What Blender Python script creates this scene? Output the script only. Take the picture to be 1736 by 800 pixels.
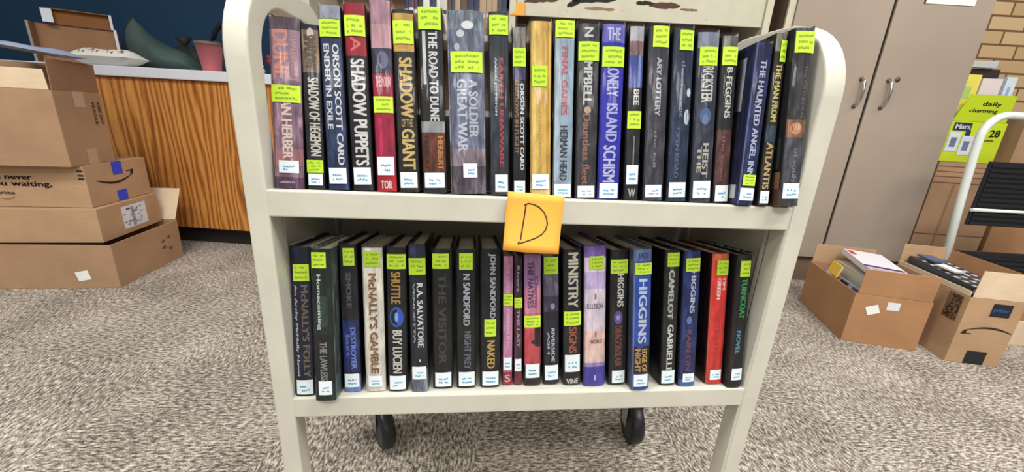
import bpy, bmesh, math, random
from mathutils import Matrix, Vector
R = math.radians
random.seed(7)
for o in list(bpy.data.objects): bpy.data.objects.remove(o)
S = bpy.context.scene
COL = S.collection

# ------------------------------------------------------------------ camera
FPX = 664.33
cam_d = bpy.data.cameras.new('camera'); cam = bpy.data.objects.new('camera', cam_d); COL.objects.link(cam)
cam_d.sensor_fit = 'HORIZONTAL'; cam_d.sensor_width = 36.0; cam_d.lens = 36.0 * FPX / 1736.0
cam_d.clip_start = 0.02
CAM = Vector((0, -0.51, 0.76))
_p, _r, _y = R(16.789), R(3.245), R(6.629)
f0 = Vector((math.sin(_y), math.cos(_y), 0)); r0 = Vector((math.cos(_y), -math.sin(_y), 0)); u0 = Vector((0, 0, 1))
f1 = f0 * math.cos(_p) - u0 * math.sin(_p); u1 = u0 * math.cos(_p) + f0 * math.sin(_p)
r2 = r0 * math.cos(_r) + u1 * math.sin(_r); u2 = u1 * math.cos(_r) - r0 * math.sin(_r)
cam.matrix_world = Matrix(((r2.x, u2.x, -f1.x, CAM.x), (r2.y, u2.y, -f1.y, CAM.y), (r2.z, u2.z, -f1.z, CAM.z), (0, 0, 0, 1)))
S.camera = cam

# ------------------------------------------------------------------ world, lights, exposure
W = bpy.data.worlds.new('room_light'); S.world = W; W.use_nodes = True
W.node_tree.nodes['Background'].inputs[0].default_value = (1.0, 0.985, 0.96, 1)
W.node_tree.nodes['Background'].inputs[1].default_value = 0.22
def area(name, loc, size, power, color=(1, 0.98, 0.94), rot=(0, 0, 0)):
    l = bpy.data.lights.new(name, 'AREA'); l.shape = 'RECTANGLE'; l.size, l.size_y = size; l.energy = power; l.color = color
    o = bpy.data.objects.new(name, l); COL.objects.link(o); o.location = loc; o.rotation_euler = rot
area('ceiling_light', (-1.3, -0.3, 2.6), (1.2, 0.6), 66)
area('ceiling_light', (1.3, -0.7, 2.6), (1.2, 0.6), 74)
area('ceiling_light', (0.0, -1.8, 2.6), (1.2, 0.6), 74)
area('ceiling_light', (2.6, 0.2, 2.6), (1.2, 0.6), 30)
for lx in (-1.9, 0.1, 2.1): area('ceiling_light', (lx, -4.4, 2.6), (1.2, 0.6), 46)
vs = S.view_settings
S.display_settings.display_device = 'sRGB'
vs.view_transform = 'Standard'; vs.look = 'None'; vs.gamma = 1; vs.use_curve_mapping = False; vs.exposure = -0.27

# ------------------------------------------------------------------ materials
def lin(c):
    def f(v):
        v = v / 255.0
        return v / 12.92 if v <= 0.04045 else ((v + 0.055) / 1.055) ** 2.4
    return (f(c[0]), f(c[1]), f(c[2]), 1)
_m = {}
def M(c, rough=0.6, metal=0.0, spec=0.5, name=None):
    k = (tuple(c), rough, metal, spec)
    if k in _m: return _m[k]
    m = bpy.data.materials.new(name or 'paint_%d_%d_%d' % tuple(c)); m.use_nodes = True
    b = m.node_tree.nodes['Principled BSDF']
    b.inputs['Base Color'].default_value = lin(c); b.inputs['Roughness'].default_value = rough
    b.inputs['Metallic'].default_value = metal; b.inputs['Specular IOR Level'].default_value = spec
    _m[k] = m; return m
def nodes(name, rough=0.6):
    m = bpy.data.materials.new(name); m.use_nodes = True; nt = m.node_tree
    b = nt.nodes['Principled BSDF']; b.inputs['Roughness'].default_value = rough
    return m, nt, b
def N(nt, t, **kw):
    n = nt.nodes.new(t)
    for k, v in kw.items():
        if k in n.inputs: n.inputs[k].default_value = v
        else: setattr(n, k, v)
    return n
def ramp(nt, stops, src):
    r = nt.nodes.new('ShaderNodeValToRGB'); e = r.color_ramp.elements
    e[0].position, e[0].color = stops[0][0], lin(stops[0][1]); e[1].position, e[1].color = stops[-1][0], lin(stops[-1][1])
    for p, c in stops[1:-1]:
        x = e.new(p); x.color = lin(c)
    nt.links.new(src, r.inputs[0]); return r.outputs[0]
def mapped(nt, scale=(1, 1, 1), rot=(0, 0, 0)):
    tc = nt.nodes.new('ShaderNodeTexCoord'); mp = nt.nodes.new('ShaderNodeMapping')
    mp.inputs['Scale'].default_value = scale; mp.inputs['Rotation'].default_value = rot
    nt.links.new(tc.outputs['Object'], mp.inputs[0]); return mp.outputs[0]
def noise(nt, vec, scale, detail=3, dist=0.0):
    n = nt.nodes.new('ShaderNodeTexNoise'); n.inputs['Scale'].default_value = scale; n.inputs['Detail'].default_value = detail
    n.inputs['Distortion'].default_value = dist; nt.links.new(vec, n.inputs['Vector']); return n.outputs['Fac']
def bump(nt, b, src, strength=0.2, dist=0.002):
    n = nt.nodes.new('ShaderNodeBump'); n.inputs['Strength'].default_value = strength; n.inputs['Distance'].default_value = dist
    nt.links.new(src, n.inputs['Height']); nt.links.new(n.outputs[0], b.inputs['Normal'])

def cream_metal(name='cream_enamel', base=(202, 199, 185), spots=False):
    m, nt, b = nodes(name, 0.38)
    n = noise(nt, mapped(nt, (9, 9, 9)), 1.6, 4)
    c = ramp(nt, [(0.35, tuple(int(v * 0.965) for v in base)), (0.62, base)], n)
    if spots:
        s = noise(nt, mapped(nt, (1, 1, 1)), 90, 2)
        sp = ramp(nt, [(0.70, (255, 255, 255)), (0.74, (130, 110, 85))], s)
        mx = N(nt, 'ShaderNodeMix', data_type='RGBA', blend_type='MULTIPLY'); mx.inputs[0].default_value = 0.8
        nt.links.new(c, mx.inputs[6]); nt.links.new(sp, mx.inputs[7]); c = mx.outputs[2]
    nt.links.new(c, b.inputs['Base Color'])
    bump(nt, b, noise(nt, mapped(nt), 300, 2), 0.08, 0.0006)
    return m
CREAM = cream_metal()
CREAM_SPOT = cream_metal('worn_cream_enamel', (205, 200, 178), True)

def carton_mat(name, base):
    m, nt, b = nodes(name, 0.85)
    n = noise(nt, mapped(nt, (3, 3, 3)), 2.2, 5); n2 = noise(nt, mapped(nt, (14, 14, 260)), 1.0, 2)
    add = N(nt, 'ShaderNodeMath', operation='ADD'); nt.links.new(n, add.inputs[0])
    mu = N(nt, 'ShaderNodeMath', operation='MULTIPLY'); mu.inputs[1].default_value = 0.35
    nt.links.new(n2, mu.inputs[0]); nt.links.new(mu.outputs[0], add.inputs[1])
    c = ramp(nt, [(0.45, tuple(int(v * 0.90) for v in base)), (0.85, base)], add.outputs[0])
    nt.links.new(c, b.inputs['Base Color']); bump(nt, b, n2, 0.12, 0.001)
    return m
KRAFT = carton_mat('kraft_cardboard', (176, 140, 108))
KRAFT_O = carton_mat('orange_kraft_cardboard', (178, 132, 92))
KRAFT_L = carton_mat('light_kraft_cardboard', (190, 154, 118))
KRAFT_D = carton_mat('brown_kraft_cardboard', (156, 116, 90))
KRAFT_P = carton_mat('pale_kraft_liner', (232, 208, 176))

def carpet():
    m, nt, b = nodes('woven_loop_carpet', 0.95)
    ck = N(nt, 'ShaderNodeTexChecker'); ck.inputs['Scale'].default_value = 2.1
    ck.inputs['Color1'].default_value = (0, 0, 0, 1); ck.inputs['Color2'].default_value = (1, 1, 1, 1)
    nt.links.new(mapped(nt, rot=(0, 0, R(8))), ck.inputs['Vector'])
    a = noise(nt, mapped(nt, (190, 66, 1), (0, 0, R(8))), 1.0, 2)
    c = noise(nt, mapped(nt, (66, 190, 1), (0, 0, R(8))), 1.0, 2)
    fine = noise(nt, mapped(nt, (1, 1, 1)), 330, 1)
    big = noise(nt, mapped(nt, (1, 1, 1)), 5, 2)
    mx = N(nt, 'ShaderNodeMix', data_type='FLOAT'); nt.links.new(ck.outputs[0], mx.inputs[0]); nt.links.new(a, mx.inputs[2]); nt.links.new(c, mx.inputs[3])
    m2 = N(nt, 'ShaderNodeMix', data_type='FLOAT'); m2.inputs[0].default_value = 0.36; nt.links.new(mx.outputs[0], m2.inputs[2]); nt.links.new(fine, m2.inputs[3])
    m3 = N(nt, 'ShaderNodeMix', data_type='FLOAT'); m3.inputs[0].default_value = 0.12; nt.links.new(m2.outputs[0], m3.inputs[2]); nt.links.new(big, m3.inputs[3])
    col = ramp(nt, [(0.39, (70, 62, 55)), (0.47, (128, 118, 106)), (0.53, (168, 158, 146)), (0.61, (216, 208, 196))], m3.outputs[0])
    nt.links.new(col, b.inputs['Base Color']); bump(nt, b, m2.outputs[0], 0.5, 0.004)
    return m
def oak():
    m, nt, b = nodes('golden_oak_veneer', 0.42)
    w = N(nt, 'ShaderNodeTexWave', wave_type='BANDS', bands_direction='X'); w.inputs['Scale'].default_value = 3.8
    w.inputs['Distortion'].default_value = 20.0; w.inputs['Detail'].default_value = 4.0; w.inputs['Detail Scale'].default_value = 0.7
    nt.links.new(mapped(nt, (2.6, 2.6, 0.30)), w.inputs['Vector'])
    g = noise(nt, mapped(nt, (160, 160, 4)), 1.0, 3)
    mx = N(nt, 'ShaderNodeMix', data_type='FLOAT'); mx.inputs[0].default_value = 0.55
    nt.links.new(w.outputs['Fac'], mx.inputs[2]); nt.links.new(g, mx.inputs[3])
    col = ramp(nt, [(0.22, (128, 74, 28)), (0.45, (182, 116, 52)), (0.75, (208, 146, 76))], mx.outputs[0])
    nt.links.new(col, b.inputs['Base Color']); return m
def brick():
    m, nt, b = nodes('buff_brick', 0.8)
    tc = nt.nodes.new('ShaderNodeTexCoord'); sep = N(nt, 'ShaderNodeSeparateXYZ'); cmb = N(nt, 'ShaderNodeCombineXYZ')
    nt.links.new(tc.outputs['Object'], sep.inputs[0]); nt.links.new(sep.outputs[0], cmb.inputs[0]); nt.links.new(sep.outputs[2], cmb.inputs[1])
    br = N(nt, 'ShaderNodeTexBrick'); nt.links.new(cmb.outputs[0], br.inputs['Vector'])
    br.inputs['Color1'].default_value = lin((214, 184, 140)); br.inputs['Color2'].default_value = lin((198, 166, 122)); br.inputs['Mortar'].default_value = lin((118, 88, 58))
    br.inputs['Scale'].default_value = 1.0; br.inputs['Mortar Size'].default_value = 0.006; br.inputs['Brick Width'].default_value = 0.2; br.inputs['Row Height'].default_value = 0.072
    br.inputs['Mortar Smooth'].default_value = 0.2
    nt.links.new(br.outputs['Color'], b.inputs['Base Color']); bump(nt, b, noise(nt, mapped(nt), 60, 4), 0.25, 0.004)
    return m
def wallpaint(name, base):
    m, nt, b = nodes(name, 0.7)
    c = ramp(nt, [(0.3, tuple(int(v * 0.9) for v in base)), (0.7, base)], noise(nt, mapped(nt), 1.5, 3))
    nt.links.new(c, b.inputs['Base Color']); return m
def clear_plastic():
    m = bpy.data.materials.new('clear_jacket_plastic'); m.use_nodes = True; nt = m.node_tree; nt.nodes.clear()
    out = nt.nodes.new('ShaderNodeOutputMaterial'); tr = nt.nodes.new('ShaderNodeBsdfTransparent'); gl = nt.nodes.new('ShaderNodeBsdfGlossy'); df = nt.nodes.new('ShaderNodeBsdfDiffuse')
    tr.inputs[0].default_value = (0.97, 0.975, 0.98, 1); gl.inputs['Roughness'].default_value = 0.07; df.inputs[0].default_value = (0.9, 0.93, 1, 1)
    m1 = nt.nodes.new('ShaderNodeMixShader'); m1.inputs[0].default_value = 0.012; nt.links.new(tr.outputs[0], m1.inputs[1]); nt.links.new(df.outputs[0], m1.inputs[2])
    fr = nt.nodes.new('ShaderNodeFresnel'); fr.inputs[0].default_value = 1.30
    bp = nt.nodes.new('ShaderNodeBump'); bp.inputs['Strength'].default_value = 0.9; bp.inputs['Distance'].default_value = 0.002
    nt.links.new(noise(nt, mapped(nt, (60, 60, 9)), 1.0, 2), bp.inputs['Height']); nt.links.new(bp.outputs[0], gl.inputs['Normal']); nt.links.new(bp.outputs[0], fr.inputs['Normal'])
    m2 = nt.nodes.new('ShaderNodeMixShader'); nt.links.new(fr.outputs[0], m2.inputs[0]); nt.links.new(m1.outputs[0], m2.inputs[1]); nt.links.new(gl.outputs[0], m2.inputs[2])
    nt.links.new(m2.outputs[0], out.inputs[0]); return m
CLEAR = clear_plastic()
TAUPE = wallpaint('taupe_enamel', (172, 156, 140))
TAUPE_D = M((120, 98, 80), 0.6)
CHROME = M((205, 205, 205), 0.22, 1.0)
DARKM = M((38, 36, 36), 0.5)
RUBBER = M((30, 31, 36), 0.42)
BLACK = M((18, 18, 20), 0.7)
WHITE = M((238, 238, 234), 0.6)
PAGE = M((206, 196, 174), 0.9)

# ------------------------------------------------------------------ mesh helpers
def tag(o, label=None, cat=None, group=None, kind=None):
    if label: o['label'] = label
    if cat: o['category'] = cat
    if group: o['group'] = group
    if kind: o['kind'] = kind
    return o
def empty(name, loc=(0, 0, 0), rz=0.0, label=None, cat=None, group=None, mat=None):
    o = bpy.data.objects.new(name, None); COL.objects.link(o); o.empty_display_size = 0.05
    if mat is not None: o.matrix_world = mat
    else: o.location = loc; o.rotation_euler = (0, 0, rz)
    return tag(o, label, cat, group)
class MB:
    def __init__(s): s.v, s.f, s.mi, s.ms, s.sm = [], [], [], [], []
    def mat(s, m):
        if m not in s.ms: s.ms.append(m)
        return s.ms.index(m)
    def poly(s, pts, m, smooth=False):
        i = len(s.v); s.v += [tuple(p) for p in pts]; s.f.append(tuple(range(i, i + len(pts)))); s.mi.append(s.mat(m)); s.sm.append(smooth)
    def box(s, x0, x1, y0, y1, z0, z1, m, T=None, skip=()):
        P = [Vector((x, y, z)) for z in (z0, z1) for y in (y0, y1) for x in (x0, x1)]
        if T is not None: P = [T @ p for p in P]
        F = {'b': (0, 2, 3, 1), 't': (4, 5, 7, 6), 'f': (0, 1, 5, 4), 'k': (2, 6, 7, 3), 'l': (0, 4, 6, 2), 'r': (1, 3, 7, 5)}
        i = len(s.v); s.v += [tuple(p) for p in P]
        for k, q in F.items():
            if k in skip: continue
            s.f.append(tuple(i + a for a in q)); s.mi.append(s.mat(m)); s.sm.append(False)
    def grid(s, fn, nu, nv, m, smooth=True, mf=None):
        i = len(s.v)
        for a in range(nu + 1):
            for b in range(nv + 1): s.v.append(tuple(fn(a / nu, b / nv)))
        for a in range(nu):
            for b in range(nv):
                q = i + a * (nv + 1) + b
                s.f.append((q, q + nv + 1, q + nv + 2, q + 1)); s.mi.append(s.mat(mf(a, b) if mf else m)); s.sm.append(smooth)
    def tube(s, pts, r, m, n=10, cap=True, rx=None):
        pts = [Vector(p) for p in pts]; i0 = len(s.v); up = Vector((0, 0, 1)); prev = None
        for k, p in enumerate(pts):
            d = (pts[min(k + 1, len(pts) - 1)] - pts[max(k - 1, 0)]).normalized()
            if prev is None:
                a = d.cross(up) if abs(d.z) < 0.95 else d.cross(Vector((1, 0, 0)))
            else: a = prev - d * prev.dot(d)
            a.normalize(); prev = a; b = d.cross(a)
            rr = r[k] if isinstance(r, (list, tuple)) else r
            for j in range(n):
                t = 2 * math.pi * j / n; s.v.append(tuple(p + (a * math.cos(t) + b * math.sin(t)) * rr))
        for k in range(len(pts) - 1):
            for j in range(n):
                q = i0 + k * n; s.f.append((q + j, q + (j + 1) % n, q + n + (j + 1) % n, q + n + j)); s.mi.append(s.mat(m)); s.sm.append(True)
        if cap:
            s.f.append(tuple(i0 + j for j in range(n))[::-1]); s.mi.append(s.mat(m)); s.sm.append(False)
            q = i0 + (len(pts) - 1) * n; s.f.append(tuple(q + j for j in range(n))); s.mi.append(s.mat(m)); s.sm.append(False)
    def lathe(s, prof, m, T=None, n=28, mats=None):
        i0 = len(s.v)
        for r_, z in prof:
            for j in range(n):
                t = 2 * math.pi * j / n; p = Vector((r_ * math.cos(t), r_ * math.sin(t), z)); s.v.append(tuple(T @ p if T is not None else p))
        for k in range(len(prof) - 1):
            for j in range(n):
                q = i0 + k * n; s.f.append((q + j, q + (j + 1) % n, q + n + (j + 1) % n, q + n + j)); s.mi.append(s.mat(mats[k] if mats else m)); s.sm.append(True)
    def build(s, name, parent=None, bevel=0.0, loc=None, label=None, seg=2):
        me = bpy.data.meshes.new(name); me.from_pydata(s.v, [], s.f)
        for m in s.ms: me.materials.append(m)
        me.polygons.foreach_set('material_index', s.mi); me.polygons.foreach_set('use_smooth', s.sm); me.update()
        o = bpy.data.objects.new(name, me); COL.objects.link(o)
        if parent is not None: o.parent = parent
        if loc is not None: o.location = loc
        if bevel:
            b = o.modifiers.new('bevel', 'BEVEL'); b.width = bevel; b.segments = seg; b.limit_method = 'ANGLE'
        if label: o['label'] = label
        return o
_tc = {}
def glyphs(text):
    if text not in _tc:
        c = bpy.data.curves.new('lettering', 'FONT'); c.body = text; c.resolution_u = 3
        t = bpy.data.objects.new('lettering', c); COL.objects.link(t)
        dg = bpy.context.evaluated_depsgraph_get(); me = bpy.data.meshes.new_from_object(t.evaluated_get(dg))
        bm = bmesh.new(); bm.from_mesh(me); ys = [v.co.y for v in bm.verts]; lo, hi = min(ys), max(ys)
        for k in range(1, 7):   # cut the letters so that they can follow a rounded spine
            bmesh.ops.bisect_plane(bm, geom=bm.verts[:] + bm.edges[:] + bm.faces[:], plane_co=(0, lo + (hi - lo) * k / 7, 0), plane_no=(0, 1, 0))
        bm.to_mesh(me); bm.free()
        V = [(v.co.x, v.co.y) for v in me.vertices]; F = [tuple(p.vertices) for p in me.polygons]
        bpy.data.objects.remove(t); bpy.data.meshes.remove(me)
        x0, x1 = min(v[0] for v in V), max(v[0] for v in V); y0, y1 = min(v[1] for v in V), max(v[1] for v in V)
        _tc[text] = ([((x - x0) / (x1 - x0), (y - y0) / (y1 - y0)) for x, y in V], F)
    return _tc[text]
def put_text(mb, text, fn, m):
    V, F = glyphs(text); e = 0.07 / max(3, len(text))
    for da, db in ((-e, 0), (e, 0), (0, .02), (0, -.02)):   # heavy strokes
        i = len(mb.v)
        mb.v += [tuple(fn(a * (1 - 2 * e) + e + da, b * .96 + .02 + db)) for a, b in V]
        for f in F: mb.f.append(tuple(i + k for k in f)); mb.mi.append(mb.mat(m)); mb.sm.append(False)

# ------------------------------------------------------------------ the room
def wall(name, x0, y0, x1, y1, h, m, t=0.1, z0=0.0):
    L = math.hypot(x1 - x0, y1 - y0); mb = MB(); mb.box(0, L, 0, t, z0, h, m)
    o = mb.build(name); o.location = (x0, y0, 0); o.rotation_euler = (0, 0, math.atan2(y1 - y0, x1 - x0)); return tag(o, kind='structure')
mb = MB(); mb.box(-5, 6, -3, 3.5, -0.05, 0, carpet()); tag(mb.build('floor'), kind='structure')
TEAL = wallpaint('deep_teal_paint', (10, 58, 90))
wall('wall_back', -3.9, 2.684, 1.44, 1.886, 2.7, TEAL)
BRICK = brick()
wall('wall_right', 1.44, 1.80, 5.2, 1.34, 2.7, BRICK)

# ------------------------------------------------------------------ book cart
XL0, XL1, XR0, XR1 = -0.2788, -0.2517, 0.4651, 0.4960
ZU, ZUB, ZL, ZLB = 0.6574, 0.6228, 0.3465, 0.3125
cart = empty('book_cart', (0.11, 0.14, 0), 0, 'cream enamelled steel book cart with two sloping shelves full of hardcovers', 'book cart')
CO = Vector((-0.11, -0.14, 0))
DEPTH = 0.285
def frame(xa, xb):
    mb = MB(); th = 0.034; ro = 0.102; n = 10
    zt = 0.912
    out, inn = [], []
    out.append((0.0, 0.10)); inn.append((th, 0.10))
    for k in range(n + 1):
        a = math.pi - (math.pi / 2) * k / n
        out.append((ro + ro * math.cos(a), zt - ro + ro * math.sin(a))); inn.append((ro + (ro - th) * math.cos(a), zt - ro + (ro - th) * math.sin(a)))
    for k in range(n + 1):
        a = math.pi / 2 - (math.pi / 2) * k / n
        out.append((DEPTH - ro + ro * math.cos(a), zt - ro + ro * math.sin(a))); inn.append((DEPTH - ro + (ro - th) * math.cos(a), zt - ro + (ro - th) * math.sin(a)))
    out.append((DEPTH, 0.10)); inn.append((DEPTH - th, 0.10))
    for k in range(len(out) - 1):
        (a0, a1), (b0, b1), (c0, c1), (d0, d1) = out[k], out[k + 1], inn[k + 1], inn[k]
        sm = 1 <= k < len(out) - 2
        mb.poly([(xa, a0, a1), (xb, a0, a1), (xb, b0, b1), (xa, b0, b1)], CREAM, sm)
        mb.poly([(xa, d0, d1), (xa, c0, c1), (xb, c0, c1), (xb, d0, d1)], CREAM, sm)
        mb.poly([(xa, a0, a1), (xa, b0, b1), (xa, c0, c1), (xa, d0, d1)], CREAM)
        mb.poly([(xb, a0, a1), (xb, d0, d1), (xb, c0, c1), (xb, b0, b1)], CREAM)
    for q in (0, -1):
        (a0, a1), (d0, d1) = out[q], inn[q]
        mb.poly([(xa, a0, a1), (xb, a0, a1), (xb, d0, d1), (xa, d0, d1)], CREAM)
    me_o = mb.build('end_frame', cart, 0.0, CO)
    w = me_o.modifiers.new('weld', 'WELD'); w.merge_threshold = 0.00005
    b = me_o.modifiers.new('bevel', 'BEVEL'); b.width = 0.0035; b.segments = 3; b.limit_method = 'ANGLE'; b.angle_limit = R(50)
    return me_o
frame(XL0, XL1); frame(XR0, XR1)
T9 = math.tan(R(9))
def shelf(zt, zb):
    mb = MB()
    mb.box(XL1 - 0.004, XR0 + 0.004, 0.0015, 0.0125, zb, zt, CREAM)
    z0, z1 = zt, zt - (DEPTH - 0.012 - 0.012) * T9
    xa, xb = XL1 - 0.0005, XR0 + 0.0005
    P = lambda y, z: [(xa, y, z), (xb, y, z)]
    f = [P(0.0115, z0), P(DEPTH - 0.012, z1), P(DEPTH - 0.012, z1 - 0.004), P(0.0115, z0 - 0.004)]
    for i in range(4):
        a, b = f[i], f[(i + 1) % 4]; mb.poly([a[0], a[1], b[1], b[0]], CREAM)
    mb.poly([q[0] for q in f], CREAM); mb.poly([q[1] for q in f][::-1], CREAM)
    mb.box(xa, xb, DEPTH - 0.014, DEPTH - 0.002, z1 - 0.03, z1 + 0.03, CREAM)
    mb.build('shelf', cart, 0.0018, CO)
    # upright plate the books lean back on
    mb = MB(); Tm = Matrix.Translation((0, 0.195, zt - 0.183 * T9)) @ Matrix.Rotation(R(-9), 4, 'X')
    mb.box(xa, xb, 0, 0.002, 0.001, 0.13, CREAM, Tm); mb.build('back_plate', cart, 0, CO)
shelf(ZU, ZUB); shelf(ZL, ZLB)
for xa, xb in ((XL1 - 0.008, XL1 - 0.005), (XR0 + 0.005, XR0 + 0.008)):
    mb = MB(); mb.box(xa, xb, 0.032, DEPTH - 0.032, ZLB - 0.004, ZUB + 0.01, CREAM)
    # narrow folded flange at the panel's front edge with a dark seam behind it
    x2 = xb + 0.004 if xa < 0 else xa - 0.004
    mb.box(min(xb, x2) if xa < 0 else x2, x2 if xa < 0 else xa, 0.036, 0.043, ZL, ZUB, CREAM)
    mb.box(min(xb, x2 - 0.003) if xa < 0 else x2 + 0.003, x2 - 0.003 if xa < 0 else xa, 0.0345, 0.036, ZL, ZUB, M((120, 112, 98), 0.8))
    mb.build('end_panel', cart, 0, CO)
mb = MB(); mb.box(XL1 - 0.0005, XR0 + 0.0005, DEPTH - 0.016, DEPTH - 0.0145, ZL - 0.06, ZUB - 0.02, CREAM); mb.build('light_block_sheet', cart, 0, CO)  # added sheet, blocks light from behind so the lower shelf stays dark
def caster(x, y, rz):
    m_ = MB(); T = Matrix.Translation((x, y, 0)) @ Matrix.Rotation(rz, 4, 'Z')
    m_.box(-0.03, 0.03, -0.02, 0.02, 0.118, 0.121, CHROME, T)
    for s_ in (-1, 1): m_.box(s_ * 0.019 - 0.0012, s_ * 0.019 + 0.0012, -0.014, 0.018, 0.04, 0.116, CHROME, T)
    m_.box(-0.02, 0.02, -0.014, 0.018, 0.110, 0.117, CHROME, T)
    c = m_.build('caster', cart, 0.0008, CO, 'steel caster fork')
    m_ = MB(); r_ = 0.051; hw = 0.0155
    Tw = T @ Matrix.Translation((0, -0.006, r_)) @ Matrix.Rotation(R(90), 4, 'Y')
    prof = [(0.008, -0.017), (0.03, -0.012), (0.036, -0.0155), (0.045, -0.0155), (0.0495, -0.010), (0.051, -0.004), (0.051, 0.004), (0.0495, 0.010), (0.045, 0.0155), (0.036, 0.0155), (0.03, 0.012), (0.008, 0.017)]
    m_.lathe(prof, RUBBER, Tw, 36, [M((70, 72, 78), 0.4)] * 2 + [RUBBER] * 7 + [M((70, 72, 78), 0.4)] * 2)
    m_.build('wheel', c, 0, None, 'black rubber wheel')
mb = MB()
for yy in (0.012, DEPTH - 0.028):
    for xa, xb in ((XL0 + 0.004, XL1 + 0.13), (XR0 - 0.1, XR1 - 0.004)): mb.box(xa, xb, yy - 0.008, yy + 0.024, 0.121, 0.128, CREAM)
mb.build('caster_bracket', cart, 0.001, CO)
caster(-0.192, 0.272, R(30)); caster(0.418, 0.262, R(-4)); caster(-0.178, 0.02, R(10)); caster(0.422, 0.02, R(-5))

# ------------------------------------------------------------------ hardcover books
def JM(c):
    if max(c) < 72: c = tuple(int(v * 0.62) for v in c)
    elif max(c) < 130: c = tuple(int(v * 0.88) for v in c)
    k = ('jacket', tuple(c))
    if k not in _m:   # printed art: uneven, slightly streaked ink
        m, nt, b = nodes('printed_jacket_%d_%d_%d' % tuple(c), 0.5); b.inputs['Specular IOR Level'].default_value = 0.25
        n1 = noise(nt, mapped(nt, (150, 150, 34)), 1.0, 4, 0.6); br = max(c) > 150; hi = tuple(min(255, int(v * (1.08 if br else 1.28) + (4 if br else 14))) for v in c); lo = tuple(int(v * (0.88 if br else 0.74)) for v in c)
        nt.links.new(ramp(nt, [(0.34, lo), (0.52, c), (0.68, hi)], n1), b.inputs['Base Color']); _m[k] = m
    return _m[k]
LIME = M((184, 216, 60), 0.6, 0, .2); LIME2 = M((174, 210, 52), 0.6, 0, .2); LIMEINK = M((122, 150, 34), 0.7); LABEL = M((212, 220, 224), 0.6, 0, .2); BLUEINK = M((70, 146, 190), 0.6); TEALINK = M((52, 136, 160), 0.6)
def bulge(u, w): # u in -1..1
    return -0.075 * w * (1 - u * u) - 0.0006
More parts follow.
